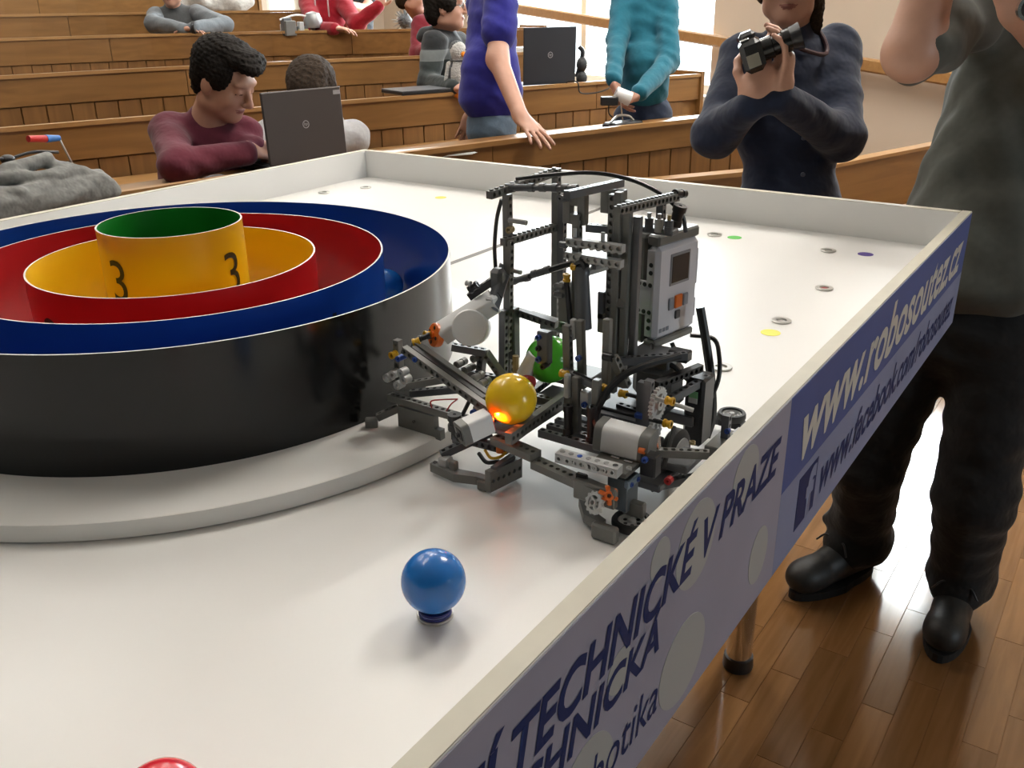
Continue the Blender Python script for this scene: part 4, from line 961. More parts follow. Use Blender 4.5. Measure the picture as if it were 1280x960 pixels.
def hand(F, w, d, pn, side, s=1.0, curl=(.5, .5, .5, .5), thumb=(.6, .7, .35), tcurl=.3, spread=.10, m=SKIN):
    """w wrist, d towards fingers, pn out of the palm, side +1/-1 thumb on +-(d x pn)"""
    w = np.array(w, float); d = nrm(d); pn = np.array(pn, float); pn = nrm(pn-d*(pn @ d)); t = np.cross(d, pn)*side; A = np.array([d, t, pn])
    F.e(w+d*.046*s, np.array((.052, .040, .0155))*s, A, m, .012); F.c(w-d*.01*s, w+d*.02*s, .024*s, .026*s, m, .02)
    F.e(w+d*.030*s+t*.022*s+pn*.006*s, np.array((.034, .018, .016))*s, A, m, .010)
    L = (.040, .046, .042, .032); 
    for i in range(4):
        off = (.030-.0195*i); b = w+d*(.086-.004*abs(i-1))*s+t*off*s; dr = nrm(d+t*spread*(1-i*.7)); a = curl[i]*.55; prev = b-d*.012*s; r0 = (.0092, .0095, .0090, .0080)[i]*s
        for j, fr in enumerate((1.0, .66, .52)):
            dr = nrm(dr*math.cos(a)+pn*math.sin(a)); nx = b+dr*L[i]*fr*s; F.c(prev if j == 0 else b, nx, r0*(1-.08*j), r0*(.92-.08*j), m, .0045); b = nx; a = curl[i]*.8; pn2 = np.cross(np.cross(dr, pn), dr)
            dr = nrm(dr)
    b = w+d*.022*s+t*.026*s; dr = nrm(d*thumb[0]+t*thumb[1]+pn*thumb[2])
    for j, l in enumerate((.042, .032, .026)):
        nx = b+dr*l*s; F.c(b, nx, (.0125, .0108, .0098)[j]*s, (.0112, .0100, .0085)[j]*s, m, .006); b = nx; dr = nrm(dr*math.cos(tcurl)+(pn*.6-t*.8)*math.sin(tcurl))
def torso(F, J, s=1.0, w=1.0, dpt=1.0, m=TOP, hips=True, neck_r=.052, fwd_hint=None):
    shA, shB, pv, nk = [np.array(J[k], float) for k in ('shA', 'shB', 'pelvis', 'neck')]
    ms = (shA+shB)/2; up = nrm(ms-pv); sd = shB-shA; sd = nrm(sd-up*(sd @ up)); fw_ = np.cross(up, sd)
    A = np.array([sd, fw_, up]); Ln = np.linalg.norm(ms-pv)
    F.c(shA, shB, .062*s, .062*s, m, .04)
    F.e(ms-up*.13*s, np.array((.168*w, .112*dpt, .185))*s, A, m, .05); F.e(ms+(pv-ms)*.60, np.array((.150*w, .108*dpt, .19))*s, A, m, .06)
    if hips: F.e(pv, np.array((.165*w, .122*dpt, .13))*s, A, m, .05)
    F.c(ms-up*.01*s, nk, .085*s, .056*s, m, .04)
    return A, ms
def arm(F, sh, el, wr, r=(.056, .046, .037), m1=TOP, m2=TOP, k=.03, cuff=None):
    F.c(sh, el, r[0], r[1], m1, k); F.c(el, wr, r[1], r[2], m2, k)
def neckhead(F, J, fwd, up=(0, 0, 1), s=1.0, nr=.052, **kw):
    nk, hd = np.array(J['neck'], float), np.array(J['head'], float); A = head(F, hd, fwd, up, s, **kw)
    r, f, u = A; F.c(nk-np.array((0, 0, .02)), hd-u*.045*s-f*.018*s, nr*s*1.08, nr*s, SKIN, .03); return A
def legs(F, pv, kn, an, toe, s=1.0, r=(.085, .062, .048), m=LEG, shoe=True):
    F.c(pv, kn, r[0]*s, r[1]*s, m, .04); F.c(kn, an, r[1]*s, r[2]*s, m, .03)
    F.nleg = getattr(F, 'nleg', 0)+1; SH = SHOE if F.nleg % 2 else SHOE2
    if shoe: an = np.array(an, float); toe = np.array(toe, float); h = an+nrm(an-toe)*.035; h[2] = toe[2]; F.c(h, toe, .040*s, .042*s, SH, .02); F.c(an, (an+toe)/2, .045*s, .040*s, SH, .02)
def person(base, label):
    t = thing('person', base, label, 'person'); return t
RTV = np.array((math.cos(yaw), math.sin(yaw), 0)); FWV = np.array((-math.sin(yaw), math.cos(yaw), 0))    # view-right, view-forward on the floor
JOINTS = {
 'boy': dict(head=(-2.564,2.084,1.238), neck=(-2.660,2.059,1.112), shA=(-2.749,1.979,1.076), shB=(-2.591,2.158,1.058), elA=(-2.526,1.827,0.993), wrA=(-2.319,1.945,1.047), elB=(-2.428,2.041,0.970), wrB=(-2.348,2.019,1.050), chest=(-2.701,2.073,0.988), pelvis=(-2.770,2.054,0.733)),
 'hooded': dict(head=(-2.546,2.449,1.155), neck=(-2.602,2.492,1.055), shA=(-2.710,2.397,1.016), shB=(-2.472,2.557,1.007), elA=(-2.601,2.249,0.888), wrA=(-2.373,2.186,0.972), elB=(-2.335,2.431,0.884), wrB=(-2.303,2.241,0.984), chest=(-2.595,2.463,0.885), pelvis=(-2.571,2.408,0.641)),
 'grey': dict(head=(-5.970,4.479,1.560), neck=(-6.042,4.534,1.456), shA=(-6.161,4.467,1.383), shB=(-5.923,4.638,1.395), elA=(-5.917,4.256,1.310), wrA=(-5.527,4.196,1.310), elB=(-5.505,4.535,1.299), wrB=(-5.462,4.243,1.314), chest=(-5.994,4.501,1.249), pelvis=(-5.972,4.432,0.953)),
 'red': dict(head=(-5.260,5.282,1.657), neck=(-5.312,5.318,1.540), shA=(-5.430,5.262,1.460), shB=(-5.183,5.368,1.463), elA=(-5.120,4.993,1.288), wrA=(-4.808,4.883,1.294), elB=(-4.912,5.216,1.315), wrB=(-4.739,5.263,1.430), chest=(-5.250,5.245,1.312), pelvis=(-5.253,5.206,0.980)),
 'blacktee': dict(head=(-5.518,5.924,1.716), neck=(-5.569,5.956,1.590), shA=(-5.667,5.848,1.509), shB=(-5.524,6.077,1.506), elA=(-5.475,5.629,1.336), wrA=(-5.235,5.504,1.283), elB=(-5.326,5.766,1.402), wrB=(-5.300,5.539,1.440), chest=(-5.521,5.869,1.354), pelvis=(-5.514,5.823,0.993)),
 'darkred': dict(head=(-3.966,4.716,1.506), neck=(-3.976,4.788,1.401), shA=(-3.877,4.686,1.325), shB=(-3.964,5.025,1.334), elA=(-3.824,4.580,1.175), wrA=(-3.605,4.477,1.193), elB=(-3.787,4.862,1.162), wrB=(-3.658,4.565,1.179), chest=(-3.897,4.801,1.191), pelvis=(-3.900,4.785,0.904)),
 'jacket': dict(head=(-3.041,3.873,1.441), neck=(-3.098,3.905,1.322), shA=(-3.018,3.738,1.273), shB=(-3.119,4.054,1.255), elA=(-2.984,3.640,1.085), wrA=(-2.738,3.513,1.098), elB=(-2.979,3.928,1.075), wrB=(-2.754,3.569,1.100), chest=(-3.065,3.871,1.134), pelvis=(-3.097,3.867,0.858)),
 'blue': dict(head=(-2.434,3.367,1.694), neck=(-2.433,3.393,1.561), shA=(-2.537,3.482,1.463), shB=(-2.258,3.221,1.452), elA=(-2.512,3.455,1.195), wrA=(-2.419,3.240,1.035), elB=(-2.199,3.110,1.257), wrB=(-2.003,2.977,1.065), chest=(-2.375,3.316,1.333), pelvis=(-2.315,3.221,1.010)),
 'teal': dict(head=(-2.144,4.186,1.745), neck=(-2.166,4.258,1.605), shA=(-2.241,4.217,1.524), shB=(-2.063,4.294,1.511), elA=(-2.177,4.042,1.298), wrA=(-2.037,3.757,1.143), elB=(-1.932,4.084,1.204), wrB=(-1.905,3.756,1.092), chest=(-2.126,4.212,1.356), pelvis=(-2.071,4.128,1.011)),
 'woman': dict(head=(-0.920,2.676,1.516), neck=(-0.914,2.715,1.377), shA=(-1.013,2.614,1.313), shB=(-0.820,2.836,1.331), elA=(-0.986,2.398,1.136), wrA=(-0.867,2.307,1.235), elB=(-0.722,2.637,1.117), wrB=(-0.802,2.339,1.262), chest=(-0.892,2.674,1.215), pelvis=(-0.844,2.630,0.908)),
 'man': dict(head=(-0.375,2.496,1.717), neck=(-0.319,2.569,1.576), shA=(-0.357,2.470,1.486), shB=(-0.140,2.663,1.466), elA=(-0.452,2.081,1.368), wrA=(-0.433,2.116,1.566), elB=(-0.083,2.383,1.227), wrB=(-0.246,2.094,1.425), chest=(-0.265,2.472,1.260), pelvis=(-0.270,2.286,0.901)),
}
for k_, f_ in dict(jacket=1.12, grey=1.07, red=1.08, blacktee=1.06, darkred=1.09, blue=1.03).items():
    for j_, p_ in list(JOINTS[k_].items()): JOINTS[k_][j_] = (p_[0]*f_, p_[1]*f_, EYE+(p_[2]-EYE)*f_)
SK_A = skin('skin_warm', (.48, .25, .165)); SK_B = skin('skin_rosy', (.50, .265, .185)); SK_C = skin('skin_pale', (.52, .29, .205))
LIP_M = mat('lips', (.31, .115, .09), .45); HAIR_D = mat('dark_brown_hair', (.012, .009, .007), .75, noise=.5, nscale=120, bump=.8, bscale=180, spec=.15); HAIR_B = mat('brown_hair', (.032, .020, .012), .75, noise=.5, nscale=120, bump=.8, bscale=180, spec=.15)
JEAN = cloth('blue_jeans', (.085, .125, .175), .85, .3, 20); JEAN_D = cloth('dark_jeans', (.022, .032, .06), .85, .3, 20); BLKT = cloth('black_trousers', (.014, .014, .015), .8, .6, 12)
def mats_for(sk, top, leg=BLKT, brow=HAIR_D, extra=BLACKP): return [sk, top, leg, SHOE_M, LIP_M, EYE_M, IRIS_M, brow, extra, SHOE_M]
FLD = np.array(tuple(-ND))     # from the rows down to the field
def seated_legs(F, J, A, zf):
    pv = np.array(J['pelvis'], float)
    for sx in (-1, 1):
        h = pv+A[0]*sx*.085-np.array((0, 0, .03)); kn = h+FLD*.28+np.array((0, 0, -.01)); an = np.array((kn[0], kn[1], zf+.10)); legs(F, h, kn, an, an+FLD*.04-np.array((0, 0, .055)))
def standing_legs(F, J, A, zf, dirn):
    pv = np.array(J['pelvis'], float)
    for sx in (-1, 1):
        h = pv+A[0]*sx*.064-np.array((0, 0, .07)); an = np.array((h[0], h[1], zf+.10)); legs(F, h, (h+an)/2+np.array(dirn)*.01, an, an+np.array(dirn)*.15-np.array((0, 0, .055)), r=(.074, .058, .047))
def base_of(J, zf): p = J['pelvis']; return (p[0], p[1], zf)
# -- boy in maroon, looking down at the laptop
J = JOINTS['boy']; t = person(base_of(J, 0), 'boy in a maroon sweater leaning on the bench beside a laptop'); F = Fig()
A, ms = torso(F, J, .92, .92); fd = RTV*.80-FWV*.34+np.array((0, 0, -.42))
for k_ in ('wrA', 'wrB', 'elB'): J[k_] = dict(wrA=(-2.47, 2.055, 1.030), wrB=(-2.50, 2.12, 1.03), elB=(-2.60, 2.08, .985))[k_]
arm(F, J['shA'], np.array(J['elA'])+(0, 0, .012), np.array(J['wrA'])+(0, 0, -.01), (.064, .052, .040)); arm(F, J['shB'], np.array(J['elB'])+(0, 0, .05), J['wrB'], (.058, .048, .038))
Hd = neckhead(F, J, fd, (0, 0, 1), 1.03, closed=True)
hand(F, J['wrA'], (.05, 1, -.25), (-.5, .1, -.8), 1, .95, (.5, .5, .5, .5)); hand(F, J['wrB'], (.1, 1, -.25), (.3, .2, -.9), -1, .95, (.5, .5, .5, .5))
seated_legs(F, J, A, 0)
dress(F, mats_for(SK_A, cloth('maroon_knit', (.125, .022, .038), .9, .55, 11)), t, .0055)
H = SHORT+[((0, .070, .098), (.058, .036, .030)), ((.02, .096, .088), (.040, .026, .020)), ((-.055, .01, .03), (.030, .045, .05)), ((.055, .01, .03), (.030, .045, .05)), ((0, -.055, -.045), (.058, .035, .035))]
haircap('hair', J['head'], Hd, 1.06, HAIR_D, t, H, .005, .0035, 130)
# -- person behind the laptop
J = JOINTS['hooded']
for k_ in ('elA', 'elB', 'wrA', 'wrB'): J[k_] = tuple(np.array(J[k_])+np.array(tuple(ND))*.16+np.array((0, 0, -.03)))
t = person(base_of(J, 0), 'person in a light grey hoodie hidden behind the open laptop'); F = Fig(); A, ms = torso(F, J, .95, .95)
for a, b, c in (('shA', 'elA', 'wrA'), ('shB', 'elB', 'wrB')): arm(F, J[a], np.array(J[b])+(0, 0, .15), np.array(J[c])+(0, 0, .055), (.062, .052, .042))
Hd = neckhead(F, J, -FWV*.8+np.array((0, 0, -.6)), s=1.0, closed=True); seated_legs(F, J, A, 0)
for w_, sd_ in (('wrA', 1), ('wrB', -1)): hand(F, np.array(J[w_])+(0, 0, .055), -FWV+np.array((0, 0, -.1)), (0, 0, -1), sd_, .95)
F.e(np.array(J['neck'])-FWV*-.05, (.11, .10, .06), None, TOP, .03)
dress(F, mats_for(SK_A, cloth('light_grey_fleece', (.42, .42, .43), .95, .6, 14), JEAN_D, HAIR_B), t, .007); haircap('hair', J['head'], Hd, 1.05, HAIR_B, t, SHORT+[((0, .055, .085), (.055, .035, .03))], .006, .003, 120)
# -- boy in grey, row behind
J = JOINTS['grey']; t = person(base_of(J, .32), 'person in a grey sweater with folded arms on the bench, black wristwatch'); F = Fig(); A, ms = torso(F, J, 1, .95, m=EXTRA)
for a, b, c in (('shA', 'elA', 'wrA'), ('shB', 'elB', 'wrB')): arm(F, J[a], np.array(J[b])+(0, 0, .03), np.array(J[c])+(0, 0, .0), (.070, .058, .044))
Hd = neckhead(F, J, -FWV+np.array((0, 0, -.15))); hand(F, J['wrA'], RTV, (0, 0, -1), 1, .95); hand(F, J['wrB'], -RTV, (0, 0, -1), -1, .95); seated_legs(F, J, A, .32)
dress(F, mats_for(SK_B, cloth('grey_knit', (.14, .155, .17), .9, .5, 12), JEAN_D, HAIR_B, cloth('charcoal_vest', (.075, .078, .08), .9, .4, 12)), t, .009); haircap('hair', J['head'], Hd, 1.04, HAIR_B, t, SHORT, .009)
w = np.array(J['wrB']); m = MB(); m.cyl(w+RTV*.012, w-RTV*.012, .046, seg=18, ri=.040); m.build('wristwatch', BLACKP, t)
# -- red hoodie
J = JOINTS['red']; t = person(base_of(J, .32), 'person in a red hoodie behind the small grey robot, far bench'); F = Fig(); A, ms = torso(F, J, 1, .95)
for a, b, c in (('shA', 'elA', 'wrA'), ('shB', 'elB', 'wrB')): arm(F, J[a], J[b], J[c], (.075, .060, .045))
Hd = neckhead(F, J, -FWV*.6+RTV*.6); hand(F, J['wrA'], RTV-FWV*.3, (0, 0, -1), 1); hand(F, J['wrB'], RTV*.5+np.array((0, 0, 1)), -FWV, 1); F.e(np.array(J['neck'])+FWV*.05-np.array((0, 0, .03)), (.12, .11, .07), None, TOP, .03); seated_legs(F, J, A, .32)
dress(F, mats_for(SK_B, cloth('red_fleece', (.26, .006, .016), .9, .5, 12), JEAN_D, HAIR_B), t, .009); haircap('hair', J['head'], Hd, 1.04, HAIR_B, t, SHORT, .009)
for sx in (-1, 1):
    q = np.array(J['neck'])-FWV*.12+RTV*sx*.05; MB().tube([q, q+np.array((0, 0, -.09))-FWV*.03, q+np.array((0, 0, -.2))-FWV*.02], .006).build('drawstring', cloth('pale_cord', (.5, .4, .4)), t)
# -- black T-shirt behind
J = JOINTS['blacktee']; t = person(base_of(J, .32), 'person in a black T-shirt with a bare bent arm, behind the red hoodie'); F = Fig(); A, ms = torso(F, J, 1, .95)
for a, b, c in (('shA', 'elA', 'wrA'), ('shB', 'elB', 'wrB')):
    s_, e_ = np.array(J[a]), np.array(J[b]); F.c(s_, s_+(e_-s_)*.55, .072, .068, TOP, .02); arm(F, s_, e_, J[c], (.05, .043, .034), SKIN, SKIN)
Hd = neckhead(F, J, -FWV*.5+RTV*.6); hand(F, J['wrA'], -FWV, (0, 0, -1), 1); hand(F, J['wrB'], -RTV*.7+np.array((0, 0, .4)), -FWV, 1); standing_legs(F, J, A, .32, -FWV)
dress(F, mats_for(SK_B, cloth('black_cotton', (.02, .022, .026)), JEAN_D), t, .009); haircap('hair', J['head'], Hd, 1.04, HAIR_D, t, SHORT, .009)
# -- dark red shirt, half hidden
J = JOINTS['darkred']; t = person(base_of(J, .20), 'person in a dark red top half hidden behind the striped jacket'); F = Fig(); A, ms = torso(F, J, 1, .95)
for a, b, c in (('shA', 'elA', 'wrA'), ('shB', 'elB', 'wrB')): arm(F, J[a], J[b], J[c], (.068, .056, .042))
Hd = neckhead(F, J, RTV+np.array((0, 0, -.2))); hand(F, J['wrA'], -FWV, (0, 0, -1), 1); hand(F, J['wrB'], -FWV, (0, 0, -1), -1); seated_legs(F, J, A, .20)
dress(F, mats_for(SK_B, cloth('dark_red_cotton', (.17, .012, .022)), JEAN_D, HAIR_B), t, .008); haircap('hair', J['head'], Hd, 1.08, HAIR_B, t, SHORT+[((0, -.05, -.04), (.07, .05, .06))], .008)
# -- striped jacket, glasses
J = JOINTS['jacket']; t = person(base_of(J, .08), 'person with dark hair and glasses in a black jacket with a grey band'); F = Fig(); A, ms = torso(F, J, .95, .88)
for a, b, c in (('shA', 'elA', 'wrA'), ('shB', 'elB', 'wrB')): arm(F, J[a], np.array(J[b])+(0, 0, .02), J[c], (.070, .058, .042))
Hd = neckhead(F, J, RTV+np.array((0, 0, .02))-FWV*.1, s=1.06); hand(F, J['wrA'], RTV-FWV*.4, (0, 0, -1), 1); hand(F, J['wrB'], RTV-FWV*.4, (0, 0, -1), -1); seated_legs(F, J, A, .08)
F.e(np.array(J['neck'])-RTV*.04-np.array((0, 0, .02)), (.11, .11, .055), None, TOP, .03)
def band_cloth():
    m = cloth('black_jacket_grey_band', (.022, .025, .026), .85, .4, 14); nt = m.node_tree; b = nt.nodes['Principled BSDF']
    tc = nt.nodes.new('ShaderNodeTexCoord'); sx = nt.nodes.new('ShaderNodeSeparateXYZ'); cr = nt.nodes.new('ShaderNodeValToRGB'); mr = nt.nodes.new('ShaderNodeMapRange')
    mr.inputs['From Min'].default_value = .9; mr.inputs['From Max'].default_value = 1.4; nt.links.new(tc.outputs['Object'], sx.inputs[0]); nt.links.new(sx.outputs['Z'], mr.inputs['Value']); nt.links.new(mr.outputs['Result'], cr.inputs['Fac'])
    cr.color_ramp.interpolation = 'CONSTANT'; e = cr.color_ramp.elements; z = lambda q: (q-.08-.9)/.5
    e[0].color = (.022, .028, .028, 1); e[1].position = z(1.165); e[1].color = (.12, .13, .13, 1); n = e.new(z(1.222)); n.color = (.018, .019, .021, 1); nt.links.new(cr.outputs['Color'], b.inputs['Base Color']); return m
dress(F, mats_for(SK_B, band_cloth(), JEAN_D, HAIR_D), t, .007)
haircap('hair', J['head'], Hd, 1.12, HAIR_D, t, SHORT+[((0, -.06, -.03), (.070, .05, .06)), ((0, .07, .085), (.06, .035, .03)), ((.05, .01, .02), (.04, .05, .05)), ((-.05, .01, .02), (.04, .05, .05))], .007, .004, 90)
r_, f_, u_ = Hd; hc = np.array(J['head']); m = MB()
for sx in (-1, 1):
    q = hc+1.06*(r_*sx*.032+f_*.092+u_*.003); m.tube([q+(r_*math.cos(a)*.021+u_*math.sin(a)*.017) for a in np.linspace(0, 2*PI, 17)], .0018, sub=1); e_ = hc+1.06*(r_*sx*.055+f_*.085+u_*.005); m.tube([e_, hc+1.06*(r_*sx*.078+f_*-.01+u_*.005)], .0018)
m.build('glasses', BLACKP, t)
# -- blue T-shirt
J = JOINTS['blue']; t = person(base_of(J, 0), 'person in a royal blue T-shirt and jeans resting one hand on the bench'); F = Fig(); A, ms = torso(F, J, .98, .80, .95, hips=False)
F.c(np.array(J['pelvis'])+(0, 0, .115), np.array(J['pelvis'])+(0, 0, .20), .138, .122, TOP, .04)
pv = np.array(J['pelvis']); F.e(pv-np.array((0, 0, .03)), (.120, .108, .13), A, LEG, .02)
for a, b, c in (('shA', 'elA', 'wrA'), ('shB', 'elB', 'wrB')):
    s_, e_ = np.array(J[a]), np.array(J[b]); F.c(s_, s_+(e_-s_)*.52, .070, .072, TOP, .02); arm(F, s_, e_, J[c], (.046, .042, .029), SKIN, SKIN)
Hd = neckhead(F, J, -RTV+FWV*.2); wB = np.array(J['wrB']); hand(F, wB, np.array((.10, -.03, -.062)), np.array((-.35, .1, -1)), 1, 1.0, (.10, .12, .12, .15), (.8, .5, .2), .1, .25)
hand(F, J['wrA'], -RTV*.4-np.array((0, 0, 1)), FWV, 1); standing_legs(F, J, A, 0, -RTV)
up_ = nrm(ms-pv); pr = MB(); G = []
for zz in (.10, .065, .03, -.005):
    row = []
    for ww in (-.03, -.005, .02):
        o_ = ms+up_*(zz-.07)-RTV*.35-FWV*(.03+ww)*.9; k_ = 0.0
        while k_ < .45 and min(F.dist(p, o_+RTV*k_) for p in F.p if p[-2] == TOP) > .006: k_ += .002
        row.append(o_+RTV*k_)
    G.append(row)
pr.add([q for r in G for q in r], [(i*3+j, i*3+j+1, i*3+j+4, i*3+j+3) for i in range(3) for j in range(2)]); pr.build('chest_print', mat('white_print', (.7, .7, .7), .7), t)
dress(F, mats_for(SK_B, cloth('royal_blue_cotton', (.022, .022, .22), .9, .5, 9), JEAN), t, .006); haircap('hair', J['head'], Hd, 1.04, HAIR_B, t, SHORT, .008)
# -- teal sweater
J = JOINTS['teal']; t = person(base_of(J, 0), 'person in a teal long sleeved shirt holding a white roll'); F = Fig(); A, ms = torso(F, J, .92, .80, .92, hips=False)
for a, b, c in (('shA', 'elA', 'wrA'), ('shB', 'elB', 'wrB')): arm(F, J[a], J[b], J[c], (.056, .048, .037))
pv = np.array(J['pelvis']); F.e(pv-np.array((0, 0, .06)), (.116, .100, .13), A, LEG, .02); F.c(pv+(0, 0, .07), pv+(0, 0, .17), .116, .110, TOP, .04)
Hd = neckhead(F, J, -FWV+np.array((0, 0, -.5))); hand(F, J['wrA'], np.array((0, 0, -.9))+RTV*.25-FWV*.3, RTV-FWV*.2, -1, .95, (.5, .6, .7, .8)); hand(F, J['wrB'], -RTV*.75+np.array((0, 0, -.45))-FWV*.2, np.array((-.3, -.3, 1)), 1, .95, (.6, .7, .8, .9)); standing_legs(F, J, A, 0, -FWV)
dress(F, mats_for(SK_B, cloth('teal_cotton', (.012, .125, .18), .85, .6, 10), JEAN_D), t, .006); haircap('hair', J['head'], Hd, 1.04, HAIR_B, t, SHORT, .008)
# -- woman with the camera
J = JOINTS['woman']; t = person((J['pelvis'][0], J['pelvis'][1], 0), 'woman in a navy blue shirt holding a black camera at her chest'); F = Fig(); J['wrA'] = (J['wrA'][0], J['wrA'][1], J['wrA'][2]-.015); J['wrB'] = (J['wrB'][0], J['wrB'][1], J['wrB'][2]-.02)
A, ms = torso(F, J, .95, 1.0, 1.02)
for a, b, c in (('shA', 'elA', 'wrA'), ('shB', 'elB', 'wrB')): arm(F, J[a], J[b], J[c], (.062, .058, .040), k=.035)
F.e(ms-np.array((0, 0, .20))-FWV*.075, (.135, .075, .09), A, TOP, .05); pv = np.array(J['pelvis']); F.e(pv-np.array((0, 0, .14)), (.165, .125, .14), A, LEG, .03)
Hd = neckhead(F, J, -FWV*.94-RTV*.24+np.array((0, 0, -.08)), s=1.0, nr=.046)
F.c(np.array(J['neck'])-RTV*.05-(0, 0, .01), np.array(J['neck'])-FWV*.075-np.array((0, 0, .055)), .018, .014, TOP, .01); F.c(np.array(J['neck'])+RTV*.05-(0, 0, .01), np.array(J['neck'])-FWV*.075-np.array((0, 0, .055)), .018, .014, TOP, .01)
hand(F, np.array(J['wrA'])+(0, 0, .012), np.array((0, 0, .86))+RTV*.36-FWV*.12, FWV*.9+RTV*.4, 1, 1.05, (.7, 1.0, 1.05, 1.05), (.55, .75, .25), .45)
hand(F, np.array(J['wrB'])+(0, 0, .012), np.array((0, 0, .95))+RTV*.16-FWV*.08, -RTV*.8+FWV*.4, -1, 1.02, (1.15, 1.1, 1.0, .8), (.8, .5, .4), .3)
standing_legs(F, J, A, 0, -FWV)
dress(F, mats_for(SK_C, cloth('navy_denim_shirt', (.014, .020, .043), .85, .65, 10, .15), BLKT, HAIR_B), t, .0045)
haircap('hair', J['head'], Hd, 1.05, HAIR_B, t, SHORT+[((-.066, -.01, -.01), (.022, .05, .07)), ((.0, -.07, -.04), (.06, .04, .07)), ((-.075, -.02, -.09), (.018, .022, .065)), ((-.072, -.03, -.15), (.012, .016, .05)), ((.066, -.015, .0), (.022, .045, .06))], .005, .003, 120)
q = ms-FWV*.118; m = MB()
for k in range(4):
    c_ = np.array(J['neck'])*(1-(.35+.2*k))+np.array(J['pelvis'])*(.35+.2*k)-FWV*.128; m.cyl(c_, c_-FWV*.004, .0062, seg=12)
m.build('shirt_button', mat('navy_button', (.10, .11, .15), .3), t)
# -- man in grey, cropped at the shoulders
JOINTS['man']['wrB'] = (-.276, 2.087, 1.450)
J = JOINTS['man']; t = person((-.31, 2.25, 0), 'man in a dark grey shirt, black trousers and black shoes by the table corner'); F = Fig()
A, ms = torso(F, J, 1.05, 1.08, 1.1, hips=False); top_c = np.array((-.270, 2.45, 1.22))
F.c(top_c, (-.292, 2.30, .93), .165, .180, TOP, .06); F.e((-.292, 2.285, .885), (.195, .185, .075), None, TOP, .03)
s_, e_, w_ = [np.array(J[k]) for k in ('shA', 'elA', 'wrA')]; F.c(s_, s_+(e_-s_)*.93, .082, .070, TOP, .03); F.c(s_+(e_-s_)*.7, e_, .050, .054, SKIN, .02); F.c(e_, w_, .056, .040, SKIN, .02)
s_, e_, w2 = [np.array(J[k]) for k in ('shB', 'elB', 'wrB')]; F.c(s_, s_+(e_-s_)*.9, .080, .072, TOP, .03); F.c(s_+(e_-s_)*.7, e_, .050, .052, SKIN, .02); F.c(e_, w2, .050, .034, SKIN, .02)
hand(F, J['wrA'], RTV*.55+np.array((0, 0, .8)), -FWV+RTV*.3, -1, 1.05, (.5, .6, .6, .7)); hand(F, w2, np.array((0, 0, .7))-RTV*.3, FWV, -1, 1.05, (.6, .7, .7, .8))
neckhead(F, J, -FWV*.9-RTV*.3); F.e((-.29, 2.26, .77), (.170, .135, .13), None, LEG, .04)
legs(F, (-.375, 2.245, .76), (-.440, 2.215, .385), (-.452, 2.300, .145), (-.530, 2.150, .045), 1, (.096, .082, .078)); legs(F, (-.205, 2.245, .76), (-.190, 2.185, .375), (-.190, 2.262, .135), (-.186, 2.105, .045), 1, (.098, .088, .074))
FEET = (((-.452, 2.300), (-.530, 2.150), SHOE), ((-.190, 2.262), (-.186, 2.105), SHOE2))
F.p = [p for p in F.p if p[-2] not in (SHOE, SHOE2)]
for (an, toe, SH) in FEET:
    a_, b_ = np.array((*an, .062)), np.array((*toe, .058)); dv = nrm(a_-b_); A3 = np.array([nrm(np.cross(-dv, (0, 0, 1))), -dv, (0, 0, 1.)])
    F.c(a_+dv*.045, b_+dv*.03, .041, .044, SH, .02); F.e(b_-dv*.010, (.050, .064, .046), A3, SH, .02); F.c(a_+np.array((0, 0, .05)), a_*.45+b_*.55+np.array((0, 0, .022)), .046, .036, SH, .03)
    F.c(a_+np.array((0, 0, .055)), a_-dv*.045+np.array((0, 0, .045)), .078, .062, LEG, .03); F.c(a_+dv*.02+np.array((0, 0, .05)), a_+dv*.055+np.array((0, 0, .03)), .070, .050, LEG, .03)
F.c((-.535, 2.27, .165), (-.470, 2.26, .20), .012, .050, LEG, .03)
def top_z(x, y, sel):
    z = np.arange(.02, .30, .002); P = np.stack([np.full_like(z, x), np.full_like(z, y), z], -1); d = np.min([F.dist(p, P) for p in F.p if p[-2] == sel], 0); i = np.where(d < 0)[0]
    return float(z[i[-1]]) if len(i) else .06
dress(F, mats_for(SK_C, cloth('dark_grey_jersey', (.088, .092, .080), .9, .6, 7), BLKT), t, .006, wr=drape)
mh = JOINTS['man']['head']; Hd = (nrm(np.cross(-FWV, (0, 0, 1))), -FWV, np.array((0, 0, 1.))); haircap('hair', mh, Hd, 1.04, HAIR_B, t, SHORT, .008)
w2 = np.array(J['wrB']); m = MB(); q = w2-FWV*.035; m.cyl(q, q-FWV*.009, .0225, seg=28, ri=.0165); m.build('watch_rim', CHROME, t); m = MB(); m.cyl(q, q-FWV*.006, .0165, seg=24); m.build('watch_face', SCREEN, t)
